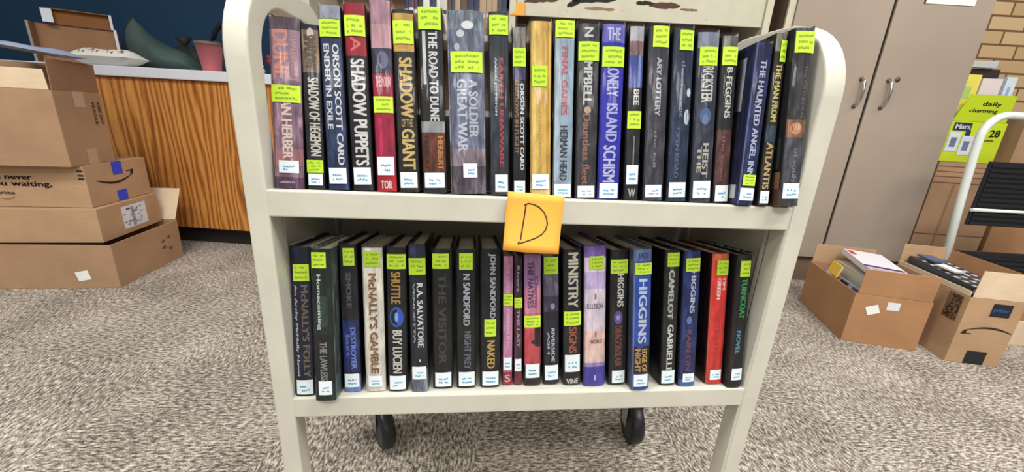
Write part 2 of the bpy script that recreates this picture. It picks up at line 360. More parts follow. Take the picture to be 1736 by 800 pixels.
def book(spec, base, label, group, tilt=9):
    x, y, w, h, lean = spec['g']; w *= 0.955
    zoff = w / 2 * abs(math.sin(R(lean))) + 0.0006 + spec.get('dz', 0)
    mat = Matrix.Translation((x, y, base + zoff)) @ Matrix.Rotation(R(-tilt), 4, 'X') @ Matrix.Rotation(R(lean), 4, 'Y') @ Matrix.Rotation(R(spec.get('yaw', 0)), 4, 'Z')
    root = empty('hardcover_book', label=label, cat='book', group=group, mat=mat)
    c = spec['c']; side = JM(spec.get('side', c)); D = spec.get('d', 0.152); hb = h - 0.006; hw = w / 2 - 0.0008
    bands = spec.get('b', [])
    cuts = sorted({0.0, 1.0} | {b[0] for b in bands} | {b[1] for b in bands})
    ucuts = sorted({-1.0, -0.5, 0.0, 0.5, 1.0, -0.75, 0.75} | {b[k] for b in bands if len(b) > 3 for k in (3, 4)})
    def colour(v, u):
        cc = c
        for b in bands:
            if b[0] <= v <= b[1] and (len(b) < 4 or b[3] <= u <= b[4]): cc = b[2]
        return JM(cc)
    mb = MB()
    for i in range(len(cuts) - 1):
        for j in range(len(ucuts) - 1):
            a, b_ = ucuts[j], ucuts[j + 1]; z1, z0 = hb * (1 - cuts[i]), hb * (1 - cuts[i + 1])
            mm = colour((cuts[i] + cuts[i + 1]) / 2, (a + b_) / 2)
            pa, pb = (a * hw, bulge(a, w) + 0.0006), (b_ * hw, bulge(b_, w) + 0.0006)
            mb.poly([(pa[0], pa[1], z0), (pb[0], pb[1], z0), (pb[0], pb[1], z1), (pa[0], pa[1], z1)], mm, True)
    t = 0.0026
    for s_ in (-1, 1):
        mb.box(min(s_ * hw, s_ * (hw - t)), max(s_ * hw, s_ * (hw - t)), 0.0, D, 0, hb, side)
    us = [k / 4 - 1 for k in range(9)]   # spine board top and bottom edges
    for zz in (0, hb):
        for k in range(8):
            a, b_ = us[k], us[k + 1]
            mb.poly([(a * hw, bulge(a, w) + 0.0006, zz), (b_ * hw, bulge(b_, w) + 0.0006, zz), (b_ * hw, 0.002, zz), (a * hw, 0.002, zz)], side)
    for q in spec.get('cov', []):   # printing on the left board: y0,y1,z0,z1 fractions,colour
        X = -hw - 0.0002
        mb.poly([(X, q[0] * D, q[2] * hb), (X, q[0] * D, q[3] * hb), (X, q[1] * D, q[3] * hb), (X, q[1] * D, q[2] * hb)], M(q[4], 0.5))
    mb.build('jacket_cover', root)
    mb = MB(); mb.box(-hw + t, hw - t, 0.0022, D - 0.005, 0.003, hb - 0.004, PAGE); mb.build('page_block', root)
    # lettering
    mb = MB(); rnd = random.Random(int(x * 1e4))
    def on(u, v, lift=0.00025): return (u * hw, bulge(u, w) + 0.0006 - lift, hb * (1 - v))
    for tx in spec.get('t', []):
        s_, v0, v1, ua, ub, col = tx[:6]
        if len(tx) > 6:   # upright, across the spine
            put_text(mb, s_, lambda a, b_: on(ua + (ub - ua) * a, v1 + (v0 - v1) * b_), M(col, 0.4))
        else:
            put_text(mb, s_, lambda a, b_: on(ua + (ub - ua) * b_, v0 + (v1 - v0) * a), M(col, 0.4))
    for q in spec.get('sh', []):   # ellipses and speckle printed on the spine: v,u,rv,ru,colour
        pts = [on(q[1] + q[3] * math.cos(k / 14 * 2 * math.pi), q[0] + q[2] * math.sin(k / 14 * 2 * math.pi), 0.0002) for k in range(14)]
        mb.poly(pts, M(q[4], 0.5))
    if mb.v: mb.build('title_lettering', root)
    # stickers bend round the spine on top of the clear cover
    def sticker(name, v0, v1, ua, ub, m, ink, ncol):
        mb = MB(); L = 0.0016
        nu = 8
        mb.grid(lambda a, b_: on(ua + (ub - ua) * a, v1 + (v0 - v1) * b_, L), nu, 1, m)
        cy = v0 + (v1 - v0) * 0.2; rows = 2 if ncol else 3
        for r_ in range(rows):
            va = v0 + (v1 - v0) * ((0.42 + 0.25 * r_) if ncol else (0.16 + 0.28 * r_)); vb = va + (v1 - v0) * 0.10
            uu = ua + (ub - ua) * (0.22 if ncol else 0.14)
            end = ua + (ub - ua) * (0.80 if ncol else 0.88)
            while uu < end:
                l = (ub - ua) * rnd.uniform(0.05, 0.13); e = min(uu + l, end)
                if rnd.random() < 0.82:
                    dv = rnd.uniform(-0.03, 0.03) * (v1 - v0)
                    mb.poly([on(uu, vb + dv, L + 0.0002), on(e, vb + dv, L + 0.0002), on(e, va + dv, L + 0.0002), on(uu, va + dv, L + 0.0002)], ink)
                uu = e + (ub - ua) * 0.025
        mb.build(name, root)
    for q in spec.get('lime', []):
        sticker('lime_sticker', q[0], q[1], q[2] if len(q) > 2 else -0.98, q[3] if len(q) > 3 else 0.98, LIME if rnd.random() < .6 else LIME2, LIMEINK, 0)
    for q in spec.get('lab', []):
        sticker('call_number_label', q[0], q[1], q[2] if len(q) > 2 else -0.86, q[3] if len(q) > 3 else 0.86, LABEL, BLUEINK if rnd.random() < .6 else TEALINK, 1)
    # clear plastic cover, a little taller than the boards
    mb = MB(); e = 0.0007
    path = [(-hw - e, D * 0.98)] + [(-hw - e, D * .5), (-hw - e, 0.001)] + [(u * (hw + e), bulge(u, w) + 0.0006 - 0.0009) for u in (-0.85, -0.6, -0.3, 0, 0.3, 0.6, 0.85)] + [(hw + e, 0.001), (hw + e, D * .5), (hw + e, D * 0.98)]
    z0, z1 = 0.0006, hb + 0.004
    for k in range(len(path) - 1):
        a, b_ = path[k], path[k + 1]; mb.poly([(a[0], a[1], z0), (b_[0], b_[1], z0), (b_[0], b_[1], z1), (a[0], a[1], z1)], CLEAR, True)
    mb.build('clear_cover', root)
    return root

Wt = (236, 238, 240); NAVY = (26, 32, 62)
TOP = [
 dict(g=(-0.2305, 0.018, 0.0386, 0.213, 0.3), c=(146, 112, 132), side=(70, 56, 76), b=[(0, .07, (110, 92, 104)), (.76, .86, (176, 120, 128)), (.07, .36, (158, 132, 152)), (.93, 1, (112, 74, 100))],
      t=[('DUNE', .07, .35, -.8, .25, (218, 150, 132)), ('BRIAN HERBERT', .07, .36, .42, .8, (206, 150, 150)), ('AN HERBERT', .46, .86, -.35, .35, (236, 220, 205)), ('ANDERSON', .955, .97, -.6, .4, (220, 200, 215), 1)],
      lime=[(.385, .485)], lab=[(.83, .905, -.62, .74)], L='mauve hardcover with a pinkish four-letter title, far left of the upper shelf'),
 dict(g=(-0.1977, 0.018, 0.0232, 0.207, -0.8), c=(52, 48, 62), b=[(.03, .28, (140, 118, 96))], t=[('SHADOW', .06, .26, -.7, .7, (92, 72, 52)), ('SHADOW OF HEGEMON', .31, .79, -.45, .8, (226, 222, 208))],
      sh=[(.05, .1, .03, .4, (225, 205, 200))], lime=[(.815, .895)], lab=[(.9, .975)], L='thin dark book with tan ornament at its top, second from left, upper shelf'),
 dict(g=(-0.1694, 0.018, 0.028, 0.231, -1.9), c=(44, 58, 104), side=(40, 46, 78), b=[(0, .07, (170, 172, 190)), (.22, .8, (52, 66, 110))], t=[('ORSON SCOTT CARD', .20, .86, .12, .72, Wt), ('ENDER IN EXILE', .20, .66, -.72, -.16, Wt)],
      lime=[(.075, .165)], lab=[(.875, .965)], L='blue book with two columns of wide white capitals, third from left, upper shelf'),
 dict(g=(-0.1385, 0.018, 0.028, 0.236, -2.2), c=(40, 38, 50), side=(44, 36, 50), b=[(0, .27, (172, 34, 56))], t=[('SHADOW PUPPETS', .285, .86, -.6, .75, (240, 236, 234)), ('A', .17, .25, -.5, .5, (235, 120, 120))],
      lime=[(.065, .17)], lab=[(.87, .965)], L='black book with red head and bold white capitals, fourth from left, upper shelf'),
 dict(g=(-0.1083, 0.018, 0.0276, 0.242, -2.0), c=(176, 34, 72), side=(150, 26, 52), b=[(0, .12, (190, 150, 165)), (.12, .24, (212, 170, 178)), (.24, .37, (70, 66, 92)), (.9, 1, (190, 28, 44)), (.6, .8, (206, 52, 96), -.6, -.2), (.6, .8, (150, 24, 60), .3, .6)],
      t=[('THE MOON', .385, .44, -.7, .8, (236, 190, 190), 1), ('TOR', .94, .985, -.6, .6, (240, 235, 232), 1)], sh=[(.3, .1, .045, .55, (120, 118, 150))], lime=[(.49, .575)], lab=[(.81, .91)], L='crimson book with a portrait and magenta stripes, fifth from left, upper shelf'),
 dict(g=(-0.0792, 0.018, 0.0283, 0.233, -2.4), c=(58, 54, 50), b=[(0.02, .22, (214, 178, 92))], t=[('GIANT', .12, .2, -.7, .7, (240, 170, 80)), ('SHADOW', .25, .58, -.55, .75, (226, 196, 116)), ('OF THE', .585, .63, -.5, .6, (210, 180, 110), 1), ('GIANT', .64, .87, -.55, .75, (232, 204, 124))],
      lime=[(.06, .18)], lab=[(.885, .975)], L='dark book with gold capitals and golden head, sixth from left, upper shelf'),
 dict(g=(-0.0455, 0.018, 0.0332, 0.238, -2.4), c=(46, 46, 50), b=[(.12, .4, (226, 226, 226), -.7, -.42), (.66, .88, (126, 62, 34)), (.6, .66, (168, 170, 172))], t=[('THE ROAD TO DUNE', .12, .6, -.2, .55, (232, 232, 232)), ('HERBERT', .68, .87, .35, .8, (214, 152, 90)), ('HERBERT', .68, .87, -.8, -.4, (40, 26, 20))],
      lime=[(0, .115, -.98, .9)], lab=[(.885, .97)], L='black book with tall white capitals and rusty brown lower part, seventh from left, upper shelf'),
 dict(g=(-0.0009, 0.018, 0.0500, 0.237, -2.4), c=(112, 118, 138), side=(84, 90, 110), b=[(0, .1, (128, 138, 150)), (.3, .74, (118, 124, 148)), (.74, .84, (150, 136, 146)), (.84, 1, (112, 100, 112)), (.84, .95, (96, 84, 96), -.8, -.2)],
      t=[('A SOLDIER', .36, .68, .1, .62, (205, 210, 224)), ('GREAT WAR', .36, .76, -.55, 0, (214, 218, 228))], sh=[(.075, .1, .022, .35, Wt), (.12, -.3, .02, .22, (214, 220, 226)), (.19, -.5, .02, .16, (196, 204, 214))],
      lime=[(.215, .325, -.86, .9)], lab=[(.825, .905, -.28, .52)], L='thickest grey-blue book on the upper shelf with pale thin capitals'),
 dict(g=(0.0415, 0.018, 0.0278, 0.240, -2.4), c=(56, 64, 74), side=(48, 54, 62), t=[('EARTH UNAWARE', .24, .84, 0.02, .46, (190, 62, 78)), ('AARON JOHNSTON', .24, .55, -.5, -.22, (226, 232, 236))],
      lime=[(.02, .12)], lab=[(.88, .98, -.5, .86)], L='slate grey book with a column of red letters, right of the thickest, upper shelf'),
 dict(g=(0.0686, 0.018, 0.0198, 0.224, -2.5), c=(34, 30, 42), b=[(0, .12, (150, 146, 140)), (.22, .3, (80, 66, 128))], t=[('ORSON SCOTT CARD', .32, .84, .12, .72, Wt), ('SHADOWS IN FLIGHT', .3, .74, -.7, -.12, (156, 120, 84))],
      lime=[(.12, .225)], lab=[(.905, .985)], L='narrow black book with small white capitals, between slate grey and yellow books, upper shelf'),
 dict(g=(0.0976, 0.018, 0.0301, 0.233, -2.5), c=(232, 196, 104), side=(206, 166, 70), b=[(0, 1, (214, 168, 70), .55, .8), (0, .9, (240, 214, 140), -.75, -.5), (.9, 1, (244, 216, 150))], t=[('THE GOLDEN COMPANY', .4, .8, -.2, .05, (206, 166, 96))],
      lime=[(.245, .36, -.9, .6)], lab=[(.865, .955)], L='yellow book directly above the orange note, upper shelf'),
 dict(g=(0.1282, 0.018, 0.0288, 0.236, -2.2), c=(168, 190, 206), side=(60, 74, 92), b=[(0, .1, (206, 222, 196)), (0, .9, (190, 206, 216), -.9, -.5)], t=[('FINAL GAMES', .14, .52, -.3, .35, (206, 92, 104)), ('HERMAN HEAD', .58, .9, -.35, .45, (52, 60, 70))],
      lime=[(.0, .09)], lab=[(.92, .995, -.9, .9)], L='pale blue book with red then black lettering, right of the yellow book, upper shelf'),
 dict(g=(0.1611, 0.018, 0.0317, 0.235, -2.3), c=(72, 70, 74), side=(36, 44, 60), b=[(0, .1, (90, 90, 90)), (.04, .5, (96, 94, 98), .6, .9)], t=[('N CAMPBELL', .02, .45, -.45, .4, (222, 222, 222)), ('Dauntless fleet', .5, .92, -.4, .3, (176, 122, 104))],
      sh=[(.48, 0, .02, .35, (206, 180, 150))], lime=[(.1, .205)], lab=[(.925, .995, -.8, .86)], L='dark grey book with white capitals over brownish script, upper shelf'),
 dict(g=(0.1940, 0.018, 0.0338, 0.237, -2.0), c=(52, 52, 186), side=(36, 36, 120), b=[(0, .1, (120, 118, 206))], t=[('LONELY', .22, .4, -.5, .6, (206, 208, 244)), ('ISLAND', .44, .66, -.45, .6, (196, 200, 240)), ('SCHISM', .68, .9, -.6, .55, (214, 216, 246)), ('THE', .02, .09, -.6, .6, (214, 214, 246), 1)],
      lime=[(.125, .235)], lab=[(.905, .995)], L='royal blue book crowded with pale letters, upper shelf'),
 dict(g=(0.2278, 0.018, 0.0224, 0.237, -2.4), c=(54, 50, 56), b=[(0, .08, (196, 196, 204)), (.08, .16, (150, 120, 118)), (.16, .34, (70, 86, 170)), (.16, .34, (150, 172, 216), .3, .7), (.62, .8, (150, 142, 132), 0, .2)],
      t=[('BEE', .35, .44, -.2, .6, (226, 226, 220)), ('W', .93, .985, -.5, .6, (210, 206, 206), 1)], lime=[(.475, .575)], lab=[(.79, .905)], L='narrow dark book with a blue patch near its top, upper shelf'),
 dict(g=(0.2602, 0.018, 0.0316, 0.239, -2.6), c=(82, 80, 92), side=(52, 58, 60), t=[('ARY LOTTERY', .17, .5, -.2, .3, (206, 208, 212)), ('the fall', .58, .8, -.2, .1, (156, 150, 152))],
      lime=[(.0, .115, -.7, .9)], lab=[(.905, .98, -.86, .8)], L='charcoal grey book with widely spaced small pale letters, upper shelf'),
 dict(g=(0.2954, 0.018, 0.0316, 0.240, -2.6), c=(46, 62, 92), side=(32, 42, 66), t=[('the crescent', .18, .5, -.2, .2, (120, 140, 170)), ('OPEN ROAD', .56, .86, -.4, .0, (96, 112, 140))], sh=[(.36, .7, .025, .22, (226, 232, 238)), (.5, .62, .045, .3, (226, 232, 238)), (.5, .78, .035, .22, (46, 62, 92))],
      lime=[(.015, .125, -.5, .9)], lab=[(.885, .975)], L='steel blue book with white crescent shapes on its edge, upper shelf'),
 dict(g=(0.3325, 0.018, 0.0334, 0.237, -3.0), c=(66, 72, 88), b=[(0, .09, (150, 158, 176))], t=[('TRICKSTER', .16, .4, -.5, .6, (226, 224, 214)), ('HEIST', .64, .85, -.1, .5, (214, 208, 196)), ('THE', .66, .82, -.6, -.2, (206, 200, 180))], sh=[(.48, 0, .05, .55, (86, 116, 160)), (.5, 0, .03, .3, (120, 148, 184))],
      lime=[(.085, .19, -.86, .86)], lab=[(.87, .975)], L='slate blue book with a hazy blue disc between pale words, upper shelf'),
 dict(g=(0.3635, 0.018, 0.0254, 0.235, -2.8), c=(58, 58, 62), b=[(0, .07, (130, 128, 126)), (.55, .9, (104, 66, 64))], t=[('B FEGGINS', .18, .48, -.3, .5, (228, 226, 216)), ('the town', .58, .86, -.4, .1, (150, 92, 88))],
      lime=[(.065, .17)], lab=[(.89, .99)], L='dark grey book with brownish lower half left of the tilted navy one, upper shelf'),
 dict(g=(0.3885, 0.000, 0.0266, 0.224, 0.6), dz=.002, c=(38, 46, 100), side=(34, 40, 92), b=[(0, 1, (96, 108, 164), -.98, -.8)], t=[('THE HAUNTED ANGEL INN', .1, .82, -.3, .45, (206, 212, 236))],
      cov=[(.1, .55, .60, .93, (214, 218, 226)), (.2, .42, .66, .87, (60, 60, 84))] + [(.15, .15 + .3 * (.7 + .3 * math.sin(k * 2.3)), .56 - .022 * k, .569 - .022 * k, (120, 128, 176)) for k in range(7)] + [(.04, .2, .04, .13, (226, 226, 232))],
      lime=[(.805, .875, -.7, .9)], lab=[(.89, .97, -.86, .9)], L='navy book tilted to the right so its back cover shows, upper shelf'),
 dict(g=(0.4165, 0.000, 0.0180, 0.238, -0.6), dz=.002, c=(64, 64, 46), side=(52, 52, 46), b=[(0, .1, (130, 126, 110)), (.52, .62, (60, 84, 100))], t=[('THE MAN FROM', .17, .5, -.5, .6, (232, 214, 120)), ('ATLANTIS', .62, .9, -.6, .65, (226, 190, 130))],
      lime=[(.04, .16, -.2, .98)], lab=[(.91, .985)], L='narrow book with yellow capitals squeezed between the tilted navy book and the last one'),
 dict(g=(0.4475, -0.010, 0.0312, 0.242, -2.3), dz=.004, c=(82, 80, 82), side=(44, 44, 52), b=[(.6, .86, (92, 94, 100)), (.5, .6, (150, 106, 84)), (0, .1, (108, 118, 112)), (.1, .5, (60, 58, 62), -.9, -.5)], t=[('THE CATHEDRAL', .2, .5, .2, .55, (120, 112, 106)), ('of souls', .66, .86, -.1, .4, (150, 150, 156))], sh=[(.55, -.1, .035, .6, (214, 160, 126)), (.54, .1, .02, .3, (240, 196, 160))],
      cov=[(.0, .5, .0, .1, (120, 84, 60)), (.02, .4, .1, .2, (196, 140, 104)), (.05, .5, .22, .4, (70, 90, 84)), (.1, .4, .4, .5, (150, 156, 162))],
      lime=[(.02, .135)], lab=[(.865, .955)], L='mottled grey book with a glowing orange spot, far right of the upper shelf'),
]
for sp in TOP:
    sp['g'] = (sp['g'][0], sp['g'][1], sp['g'][2], sp['g'][3], sp['g'][4])
    book(sp, ZU - 0.0010, sp['L'], 'hardcovers on the upper shelf of the cart')

BOT = [
 dict(g=(-0.2364, .0079, .0297, .230, -0.2), c=(30, 30, 70), side=(34, 34, 72), t=[("McNALLY'S FOLLY", .24, .87, 0.0, .7, (116, 104, 84)), ('An Archy McNally Novel', .24, .86, -.75, -.4, (206, 206, 226))], lime=[(.105, .215, -.7, .9)], lab=[(.885, .985, -.8, .9)], L='navy book with dull gold capitals, far left of the lower shelf'),
 dict(g=(-0.2012, -.0085, .0308, .231, -0.3), c=(38, 54, 48), side=(120, 140, 136), dz=.0035, b=[(.55, .88, (26, 26, 28)), (.3, .5, (58, 84, 72), -.2, .5)], t=[('Homecoming', .16, .52, -.6, -.1, (220, 226, 220)), ('THE LAWLESS', .6, .86, -.4, .3, (156, 156, 156))], lime=[(.02, .12, -.9, .5)], lab=[(.86, .955, -.6, .7)], L='dark green and black book jutting out near the left of the lower shelf'),
 dict(g=(-0.1700, .0150, .0271, .233, -1.1), c=(34, 34, 40), side=(28, 30, 38), b=[(.5, .86, (28, 40, 110)), (.88, 1, (110, 140, 200))], t=[('SMOKE', .18, .42, -.3, .3, (86, 84, 92)), ('DESTROYER', .55, .84, 0, .6, (120, 150, 226)), ('last', .6, .76, -.6, -.1, (90, 120, 200))], lime=[(.02, .135, -.5, .8)], lab=[(.87, .965)], L='black book turning deep blue at its foot, third from left, lower shelf'),
 dict(g=(-0.1355, .0153, .0321, .229, -1.1), c=(228, 224, 212), side=(206, 202, 190), t=[("McNALLY'S GAMBLE", .17, .87, -.4, .4, (98, 78, 58)), ("McNALLY'S GAMBLE", .175, .875, -.5, .3, (196, 154, 118))], lime=[(.02, .125, -.8, .8)], lab=[(.885, .965, -.7, .7)], L='white book with brown capitals, lower shelf'),
 dict(g=(-0.1025, .0143, .0307, .230, -0.6), c=(30, 28, 28), t=[('SHUTTLE', .16, .38, -.6, .4, (190, 150, 66)), ('BUY LUCIEN', .56, .87, -.5, .5, (222, 218, 210))], sh=[(.47, -.05, .07, .75, (44, 90, 200)), (.47, -.05, .035, .2, (140, 180, 230))], lime=[(.04, .14)], lab=[(.885, .985)], L='black book with gold letters above a bright blue disc, lower shelf'),
 dict(g=(-0.0691, .0119, .0275, .236, -1.5), c=(40, 42, 58), side=(40, 42, 60), b=[(0, .1, (44, 46, 78)), (.84, 1, (120, 128, 142))], t=[('R.A. SALVATORE', .25, .69, -.1, .6, (226, 228, 232)), ('VENDETTA', .25, .66, -.6, -.35, (170, 176, 190))], sh=[(.78, .1, .01, .1, Wt)], lime=[(.085, .195)], lab=[(.82, .91)], L='indigo black book with bold white capitals and a grey foot, sixth from left, lower shelf'),
 dict(g=(-0.0344, .0192, .0322, .228, -1.2), c=(28, 28, 28), t=[('THE VISITOR', .17, .82, -.4, .4, (62, 60, 58))], lime=[(.03, .135, -.98, .7)], lab=[(.88, .985, -.8, .9)], L='plain black book with barely readable title, lower shelf'),
 dict(g=(0.0022, .0195, .0322, .228, -1.4), c=(26, 26, 32), t=[('N SANDFORD', .17, .54, -.3, .4, (180, 184, 190)), ('NIGHT PREY', .58, .86, -.2, .5, (112, 118, 126))], lime=[(.025, .14, -.7, .7)], lab=[(.88, .985, -.8, .9)], L='black book with grey capitals just left of the one with a mid-height sticker, lower shelf'),
 dict(g=(0.0397, .0198, .0331, .229, -1.5), c=(26, 27, 34), t=[('JOHN SANDFORD', .03, .49, -.2, .55, (178, 182, 188)), ('NAKED', .65, .86, -.3, .5, (206, 170, 84))], lime=[(.495, .62, -.6, .6)], lab=[(.88, .985, -.8, .9)], L='black book with its lime sticker at mid height and gold letters beneath, lower shelf'),
 dict(g=(0.0682, .0248, .0174, .217, -1.7), c=(206, 142, 174), side=(130, 80, 110), b=[(.9, 1, (170, 50, 70))], t=[('THE RAVEN', .06, .28, -.4, .4, (214, 176, 206)), ('GAMBLING', .4, .72, -.3, .4, (220, 190, 214)), ('S', .92, .98, -.6, .6, (235, 205, 205), 1)], lime=[(.285, .375)], lab=[(.78, .88)], L='slim pink book under the left edge of the orange note, lower shelf'),
 dict(g=(0.0855, .0243, .0146, .215, -2.2), c=(82, 46, 72), b=[(.9, 1, (140, 50, 60))], t=[('Rivers', .06, .26, -.4, .4, (190, 180, 200)), ('THE LAST', .4, .7, -.4, .4, (206, 150, 170))], lime=[(.305, .385)], lab=[(.79, .89)], L='slimmest plum coloured book beneath the orange note, lower shelf'),
 dict(g=(0.1089, .0221, .0293, .221, -2.6), c=(226, 118, 134), side=(150, 80, 104), b=[(0, .24, (190, 142, 190)), (.24, .44, (216, 146, 172)), (.56, .84, (206, 84, 92)), (.54, .7, (40, 28, 34), .25, .98), (.84, 1, (60, 40, 48))], t=[('THE NATIVES', .05, .4, -.6, .1, (90, 56, 96)), ('Charms', .16, .4, .2, .7, (150, 80, 120))], sh=[(.74, .35, .05, .4, (206, 84, 92)), (.66, .1, .015, .3, (36, 24, 30))], lime=[(.455, .545)], lab=[(.83, .94)], L='pink and coral book with a dark silhouette under the orange note, lower shelf'),
 dict(g=(0.1406, .0242, .0279, .217, -3.3), c=(42, 40, 58), b=[(.12, .3, (110, 104, 122)), (.3, .42, (70, 64, 92))], t=[('RIVERSIDE', .55, .82, 0, .45, (206, 206, 226)), ('ASH', .58, .76, -.5, -.2, (190, 190, 210))], sh=[(.38, .2, .025, .3, (150, 150, 180))], lime=[(.0, .13, -.9, .9)], lab=[(.845, .965)], L='dusky purple book right of the orange note, lower shelf'),
 dict(g=(0.1747, .0217, .0315, .230, -3.3), c=(38, 34, 34), b=[(.9, .97, (60, 24, 26))], t=[('MINISTRY', .02, .42, -.5, .65, (206, 202, 184)), ('SIGNS', .56, .76, -.4, .5, (176, 92, 60)), ('VINE', .955, .995, -.7, .7, (220, 216, 212), 1)], lime=[(.445, .55, -.98, .98)], lab=[(.77, .9)], L='dark book with cream capitals and rust coloured word, left of the lavender one, lower shelf'),
 dict(g=(0.2109, .0177, .0379, .238, -3.5), c=(228, 214, 226), side=(110, 90, 170), b=[(0, .08, (138, 106, 186)), (.6, .74, (238, 202, 192)), (.74, .83, (240, 214, 204)), (.83, .86, (170, 150, 200)), (.86, 1, (82, 76, 176)), (.18, .3, (202, 184, 222))], t=[('ILLUSION', .4, .44, -.75, .75, (120, 106, 130), 1), ('I', .33, .37, -.05, .1, (120, 106, 130), 1), ('WORLD', .66, .69, -.45, .7, (126, 100, 120), 1), ('I', .6, .64, 0, .12, (126, 100, 120), 1), ('I', .92, .96, -.05, .1, (220, 220, 250), 1)], lime=[(.07, .16, -.55, .8)], L='widest pale lavender book with violet ends, middle of the lower shelf'),
 dict(g=(0.2508, .0195, .0316, .231, -3.5), c=(40, 34, 32), t=[('HIGGINS', .17, .41, -.2, .55, (216, 214, 210)), ('DRAGONSLAIR', .55, .86, -.4, .4, (126, 66, 48))], sh=[(.49, -.05, .05, .5, (96, 84, 160)), (.49, -.05, .02, .22, (170, 160, 210))], lime=[(.065, .165)], lab=[(.89, .985, -.7, .8)], L='dark brown book with white name over a small violet emblem, right of the lavender book'),
 dict(g=(0.2824, .0024, .0318, .236, -3.7), c=(44, 84, 176), side=(110, 124, 156), dz=.0025, b=[(0, .08, (96, 116, 160)), (.68, .88, (40, 34, 36)), (0, 1, (120, 140, 184), -.98, -.8)], t=[('HIGGINS', .2, .66, -.4, .55, (206, 216, 236)), ('JACK', .02, .07, -.5, .6, (40, 60, 110), 1), ('EDGE OF', .7, .87, 0.1, .7, (226, 186, 110)), ('NIGHT', .7, .87, -.7, -.05, (214, 160, 90))], sh=[(.66, -.2, .04, .5, (40, 72, 150))], lime=[(.09, .17, -.86, .98)], lab=[(.885, .975, -.8, .8)], L='bright blue book jutting forward with light capitals, lower shelf'),
 dict(g=(0.3360, .0155, .0279, .234, -3.2), c=(44, 42, 38), side=(24, 22, 24), b=[(.03, .5, (92, 90, 78), -.3, .3)], t=[('CAMELOT', .14, .5, -.4, .35, (200, 200, 186)), ('GABRIELLE', .54, .9, -.3, .5, (232, 232, 226))], lime=[(.015, .115, -.7, .9)], lab=[(.885, .985, -.9, .9)], L='black book with white capitals after the gap, lower shelf'),
 dict(g=(0.3678, .0116, .0310, .235, -3.2), c=(36, 52, 116), side=(28, 36, 80), t=[('HIGGINS', .14, .45, -.1, .5, (196, 206, 224)), ('RAIN ON', .57, .88, -.3, .3, (122, 70, 92))], sh=[(.5, -.1, .03, .3, (110, 130, 180))], b=[(.95, 1, (80, 120, 190))], lime=[(.05, .145, -.8, .9)], lab=[(.9, .965, -.6, .8)], L='blue book just left of the red one, lower shelf'),
 dict(g=(0.4186, .0162, .0313, .230, -3.1), c=(222, 62, 52), side=(120, 24, 26), b=[(0, .05, (206, 100, 70)), (0, 1, (232, 110, 90), -.98, -.85)], t=[('TIM', .17, .27, .35, .75, (240, 214, 206)), ('GREEN', .18, .34, -.3, .15, (244, 224, 216)), ('BETRAYED', .45, .8, -.3, .3, (196, 44, 44))], lime=[(.05, .16, -.5, .95)], lab=[(.885, .965, -.6, .8)], L='bright red book, second from the right end of the lower shelf'),
 dict(g=(0.4480, .0050, .0275, .231, -2.0), dz=.001, c=(34, 30, 34), side=(26, 22, 26), b=[(.75, .96, (70, 34, 44), -.98, -.4)], t=[('TURNCOAT', .17, .47, -.2, .6, (58, 168, 84)), ('NOVEL', .56, .74, -.3, .3, (92, 160, 186))], lime=[(.04, .155, -.6, .8)], lab=[(.85, .94, -.6, .9)], L='black book with green lettering at the right end of the lower shelf'),
]
for sp in BOT:
    book(sp, ZL - 0.0005, sp['L'], 'hardcovers on the lower shelf of the cart')

# ------------------------------------------------------------------ orange note with the letter D
def note(name, loc, rot, w, h, label, D=False, curl=0.012):
    root = empty(name, label=label, cat='sticky note', mat=Matrix.Translation(loc) @ rot)
    m = M((246, 172, 66), 0.75)
    def f(u, v, l=0): # v 0 top
        return ((u - .5) * w, -curl * v * v - 0.003 * math.sin(u * math.pi) * v - l, -v * h)
    mb = MB(); mb.grid(lambda a, b: f(a, b), 8, 8, m); o = mb.build('paper', root)
    s = o.modifiers.new('thick', 'SOLIDIFY'); s.thickness = 0.0003
    if D:
        ink = M((40, 26, 18), 0.6); mb = MB()
        st = [[(.335, .19), (.325, .4), (.31, .6), (.295, .80)], [(.31, .21), (.37, .175), (.47, .185), (.57, .225), (.66, .30), (.72, .40), (.745, .50), (.725, .60), (.66, .685), (.56, .75), (.44, .80), (.33, .845), (.255, .87), (.27, .83)]]
        for k, q in enumerate(st):
            for i in range(len(q) - 1):
                a, b = Vector(q[i]), Vector(q[i + 1]); d = (b - a).normalized(); n = Vector((-d.y, d.x)) * 0.0115; a2 = a - d * .006; b2 = b + d * .006
                mb.poly([f(p.x, p.y, 0.0006) for p in (a2 - n, b2 - n, b2 + n, a2 + n)], ink)
        mb.build('handwritten_letter', root)
    return root
note('sticky_note', (0.0885, -0.0045, 0.6655), Matrix.Rotation(R(3.2), 4, 'Y'), 0.0765, 0.0775, 'orange square note with handwritten letter D on the upper shelf edge', True)

# ------------------------------------------------------------------ metal shelving behind, with its books
A8 = R(-8)
case = empty('metal_bookcase', (0.175, 1.505, 0), A8, 'cream metal bookcase standing behind the cart, chipped along its panel edge', 'bookcase')
def cb(name, x0, x1, y0, y1, z0, z1, m, bev=0.002, label=None):
    mb = MB(); mb.box(x0, x1, y0, y1, z0, z1, m); return mb.build(name, case, bev, None, label)
for x in (-0.97, -0.012, 1.135): cb('upright', x, x + 0.03, -0.012, 0.29, 0, 1.9, CREAM_SPOT)
cb('front_panel', 0.019, 1.134, 0.0, 0.012, 1.212, 1.9, CREAM_SPOT, 0.001)
for z in (0.06, 0.42, 0.78, 1.12, 1.48, 1.88): cb('shelf', -0.939, -0.013, 0.002, 0.288, z - 0.028, z, CREAM)
for z in (0.06, 0.42, 0.78, 1.12, 1.88): cb('shelf', 0.019, 1.134, 0.014 if z > 1.2 else 0.002, 0.288, z - 0.028, z, CREAM)
